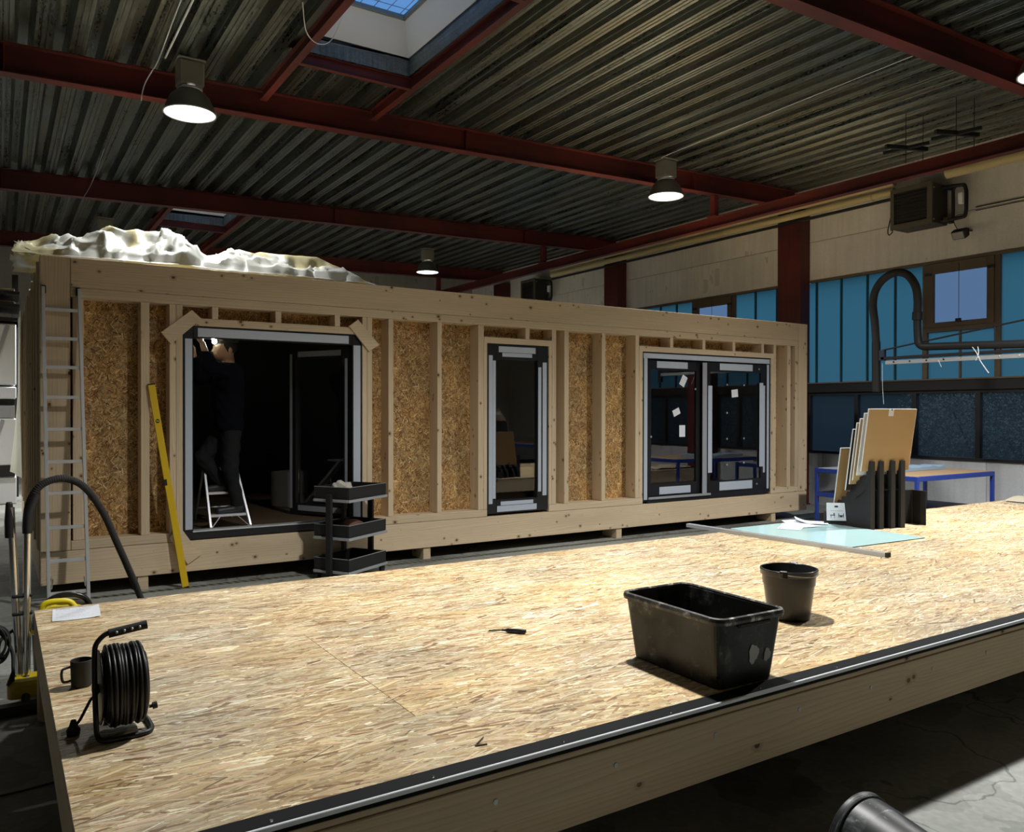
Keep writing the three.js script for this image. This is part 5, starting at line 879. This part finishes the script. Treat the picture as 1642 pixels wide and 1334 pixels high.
{ // swing arm with extraction hose
  const t = thing('extraction_boom', 'long swing boom with black extraction pipe, looped hose and tie rod', 'extraction boom', [10.5, 0, 0]);
  part(t, 'hose', tube([[0, 2.62, 0.958], [0, 2.93, 0.935], [0, 3.2, 0.905], [0, 3.4, 0.94], [0, 3.55, 1.06], [0, 3.625, 1.25], [0, 3.57, 1.43], [0, 3.4, 1.55], [0, 3.2, 1.585], [0, 2.98, 1.58]], 0.055, 120, 16), M.rubber, 'looped flexible hose');
  part(t, 'down_pipe', bar([0, 1.93, 0.965], [0, 2.66, 0.957], 0.06, 18), M.steelDark); part(t, 'cuff', bar([0, 2.92, 1.58], [0, 3.03, 1.582], 0.068, 18), M.steelDark);
  part(t, 'boom_pipe', tube([[0, 2.95, 1.58], [0, 2.75, 1.585], [0, 2.6, 1.6], [0, 2.545, 1.66], [0, 2.535, 1.78], [0, 2.52, 2.2], [0, 2.49, 2.97], [0, 2.48, 3.4]], 0.052, 120, 16, false, 0.3), M.steelDark);
  part(t, 'arm', ext(-0.03, 0.03, 2.39, 2.43, 1.05, 3.4), M.steelDark); part(t, 'end_plate', ext(-0.03, 0.03, 2.38, 2.53, 1.02, 1.1), std({ color: lin(0.02, 0.025, 0.05), roughness: 0.5 }));
  part(t, 'tie_rod', bar([0, 2.53, 1.06], [0, 2.85, 3.4], 0.012, 10), M.steelDark); for (const [z, y] of [[1.24, 2.55], [2.62, 2.735]]) part(t, 'strut', bar([0, 2.42, z], [0, y, z], 0.012, 8), M.steelDark);
  part(t, 'c_rail', prism([[-0.03, 0], [0.03, 0], [0.03, 0.05], [0.022, 0.05], [0.022, 0.006], [-0.022, 0.006], [-0.022, 0.05], [-0.03, 0.05]], 2.28, 0.001).rotateY(0).translate(0, 2.32, 2.26), M.aluDull, 'pale steel trolley rail');
  for (let z = 1.25; z < 3.4; z += 0.24) part(t, 'rail_bolt', new THREE.SphereGeometry(0.012, 8, 6).translate(-0.032, 2.35, z), z > 2.2 ? M.chrome : M.steelDark);
  part(t, 'cable_tie', [tube([[-0.04, 2.5, 2.35], [-0.05, 2.4, 2.42], [-0.04, 2.3, 2.46], [-0.03, 2.14, 2.56]], 0.006, 20, 6), tube([[-0.04, 2.53, 2.42], [-0.05, 2.4, 2.44], [-0.04, 2.31, 2.4]], 0.006, 20, 6), tube([[-0.035, 2.34, 1.08], [-0.035, 2.0, 1.085], [-0.03, 1.75, 1.1]], 0.003, 20, 5), tube([[-0.035, 2.34, 1.9], [-0.03, 2.25, 1.94]], 0.004, 8, 5)], M.paper, 'loose white cords');
  part(t, 'pivot_post', bar([0, 2.2, 3.42], [0, 3.0, 3.42], 0.05, 16), M.steelDark); part(t, 'wall_arm', ext(0, 1.05, 2.4, 2.48, 3.38, 3.46), M.steelDark);
}
{ // dark cross brackets above the rail
  [[1.95, 'first'], [2.6, 'second']].forEach(([z, s]) => { const t = thing('hanger_bracket', `black cross shaped hanger bracket above the rail, ${s} of the two`, 'bracket', [9.6, 5.05, z], 0, 'cross brackets'); part(t, 'arm', flat([-0.28, 0, -0.1], [0.28, 0, 0.12], 0.05, 0.05, [0, 1, 0]), M.steelDark); part(t, 'arm', flat([-0.05, 0.0, -0.28], [0.05, 0.0, 0.28], 0.04, 0.04, [0, 1, 0]), M.steelDark); for (const [x, q] of [[0.0, 0], [0.22, 0.1]]) part(t, 'hanger_rod', bar([x, -0.2, q], [x, 0.45, q], 0.005, 6), M.steelDark); });
}
function bench(label, x0, x1, z0, z1, h, levels, top) {
  const t = thing('blue_workbench', label, 'workbench', [(x0 + x1) / 2, 0, (z0 + z1) / 2]), w = (x1 - x0) / 2, d = (z1 - z0) / 2;
  for (const sx of [-1, 1]) for (const sz of [-1, 1]) part(t, 'leg', ext(sx * w - 0.022, sx * w + 0.022, 0, h - 0.002, sz * d - 0.022, sz * d + 0.022), M.blue);
  for (const y of levels) {
    const g = sub(t, y === levels[levels.length - 1] ? 'top_frame' : 'shelf_frame');
    for (const s of [-1, 1]) { part(g, 'rail', ext(-w, w, y - 0.06, y, s * d - 0.024, s * d + 0.024), M.blue); part(g, 'rail', ext(s * w - 0.024, s * w + 0.024, y - 0.06, y, -d, d), M.blue); }
    part(g, 'shelf', ext(-w, w, y - 0.012, y + 0.004, -d, d), y === levels[levels.length - 1] ? top : M.steelDark);
  }
  return t;
}
bench('blue steel workbench with a wooden top beyond the platform', 9.1, 10.85, 1.5, 2.42, 0.85, [0.38, 0.85], std({ map: spruceMap, color: lin(0.6, 0.52, 0.42), roughness: 0.6 }));
bench('blue steel shelf table half hidden between module end and boards', 9.84, 11.0, 0.45, 1.0, 0.82, [0.1, 0.46, 0.81], std({ color: lin(0.5, 0.52, 0.54), roughness: 0.6 }));
bench('blue steel workbench along the window wall past the platform end', 9.9, 11.5, 6.2, 9.0, 0.88, [0.4, 0.88], std({ map: spruceMap, color: lin(0.5, 0.45, 0.38), roughness: 0.6 }));
{ const m = single('plastic_sheet', 'folded pale blue plastic sheet on the wooden workbench top', 'sheet', (() => { const g = new THREE.BoxGeometry(1.1, 0.03, 0.3, 20, 1, 6), p = g.attributes.position; for (let i = 0; i < p.count; i++) if (p.getY(i) > 0) p.setY(i, 0.015 + 0.03 * N1(p.getX(i) + 0.6, p.getZ(i) + 0.4, 8, 5)); g.computeVertexNormals(); return g; })(), std({ color: lin(0.3, 0.42, 0.55), roughness: 0.35 })); m.position.set(10.1, 0.871, 1.75); }
// ------------------------------------------------------------------ far left background
{
  const t = thing('wrapped_stack', 'tall stack of white wrapped panels far behind the module side', 'panel stack', [-1.0, 0, -9.2]);
  const wh = std({ color: lin(0.72, 0.75, 0.8), roughness: 0.45 });
  for (const [y0, y1, z] of [[0.0, 0.48, 0], [0.68, 1.5, 0.04], [1.84, 2.05, 0.02], [2.08, 3.15, -0.02]]) { const g = cbox(1.95, y1 - y0, 1.3, 0.02), p = g.attributes.position; part(t, 'wrapped_bundle', g.translate(0, (y0 + y1) / 2, z), wh); }
  part(t, 'spacer', ext(-0.95, 0.95, 1.51, 1.72, -0.6, 0.68), M.filmGrey, 'grey spacer layer'); part(t, 'spacer', ext(-0.95, 0.95, 1.73, 1.83, -0.6, 0.6), M.steelDark); part(t, 'bearer', ext(-0.9, 0.95, 0.49, 0.67, -0.6, 0.7), M.black);
  for (const x of [-0.4, 0.55]) part(t, 'band', [flat([x, 0.7, 0.695], [x + 0.22, 1.48, 0.695], 0.05, 0.004, [1, 0, 0]), flat([x, 2.1, 0.64], [x + 0.3, 3.12, 0.64], 0.06, 0.004, [1, 0, 0])], M.filmGrey);  // slanted grey strips painted on as the diagonal shadows across the bundles
  const r = thing('timber_rack', 'dark rack of stacked planks above the white wrapped panels', 'timber rack', [-1.02, 3.2, -9.2]);
  for (const y of [0.06, 0.3, 0.52]) part(r, 'cross_arm', ext(-1.05, 1.05, y - 0.06, y, -0.5, 0.66), M.steelDark);
  for (const x of [-1.0, 1.0]) part(r, 'upright', ext(x - 0.05, x + 0.05, -3.2, 1.0, -0.78, -0.7), M.steelDark); for (const x of [-1.0, 1.0]) part(r, 'console', ext(x - 0.04, x + 0.04, 0.0, 0.06, -0.7, 0.6), M.steelDark);
  for (let i = 0; i < 22; i++) { const y = [0.002, 0.302, 0.522][i % 3], k = Math.floor(i / 3); part(r, 'plank', wood(-1.0 + rr(0, 0.2), 1.0 - rr(0, 0.4), y + 0.06 * 0 + (k > 3 ? 0.05 : 0.001), y + (k > 3 ? 0.09 : 0.045), -0.45 + (k % 4) * 0.27, -0.21 + (k % 4) * 0.27), i % 2 ? M.spruce : M.bronze); }
}
// ------------------------------------------------------------------ cables and conduits under the roof
{
  const c = (label, pts, r, mat = M.white) => single('cable', label, 'cable', tube(pts, r, 60, 6), mat);
  c('white cable hanging over the beam beside the near lamp', [[1.05, 5.275, 1.6], [1.07, 5.27, 0.2], [1.1, 5.265, -0.95], [1.08, 5.24, -1.25], [1.02, 5.12, -1.32], [0.99, 4.99, -1.33], [0.985, 4.93, -1.33]], 0.006);
  c('white cable running under the deck to the lamp by the rail', [[8.0, 5.47, 3.0], [8.02, 5.45, 1.0], [8.05, 5.44, -0.4], [7.9, 5.36, -0.75], [8.02, 5.4, -0.86]], 0.005);
  c('thin white wire looping into the near skylight', [[2.0, 5.3, 0.9], [2.15, 5.22, 0.55], [2.3, 5.19, 0.42], [2.46, 5.28, 0.35], [2.55, 5.5, 0.4], [2.6, 5.8, 0.5]], 0.005);
  c('grey cable drooping over the second beam', [[0.95, 5.28, -4.5], [0.97, 5.27, -6.0], [0.9, 5.1, -6.24], [0.82, 4.95, -6.26]], 0.006, M.aluDull);
  const k = thing('conduit', 'straight pale conduit under the deck beside the near lamp', 'conduit', [0, 0, 0]); part(k, 'pipe', bar([1.16, 5.285, -0.95], [1.16, 5.285, 3.3], 0.011, 8), M.white);
}
renderer.render(scene, camera);
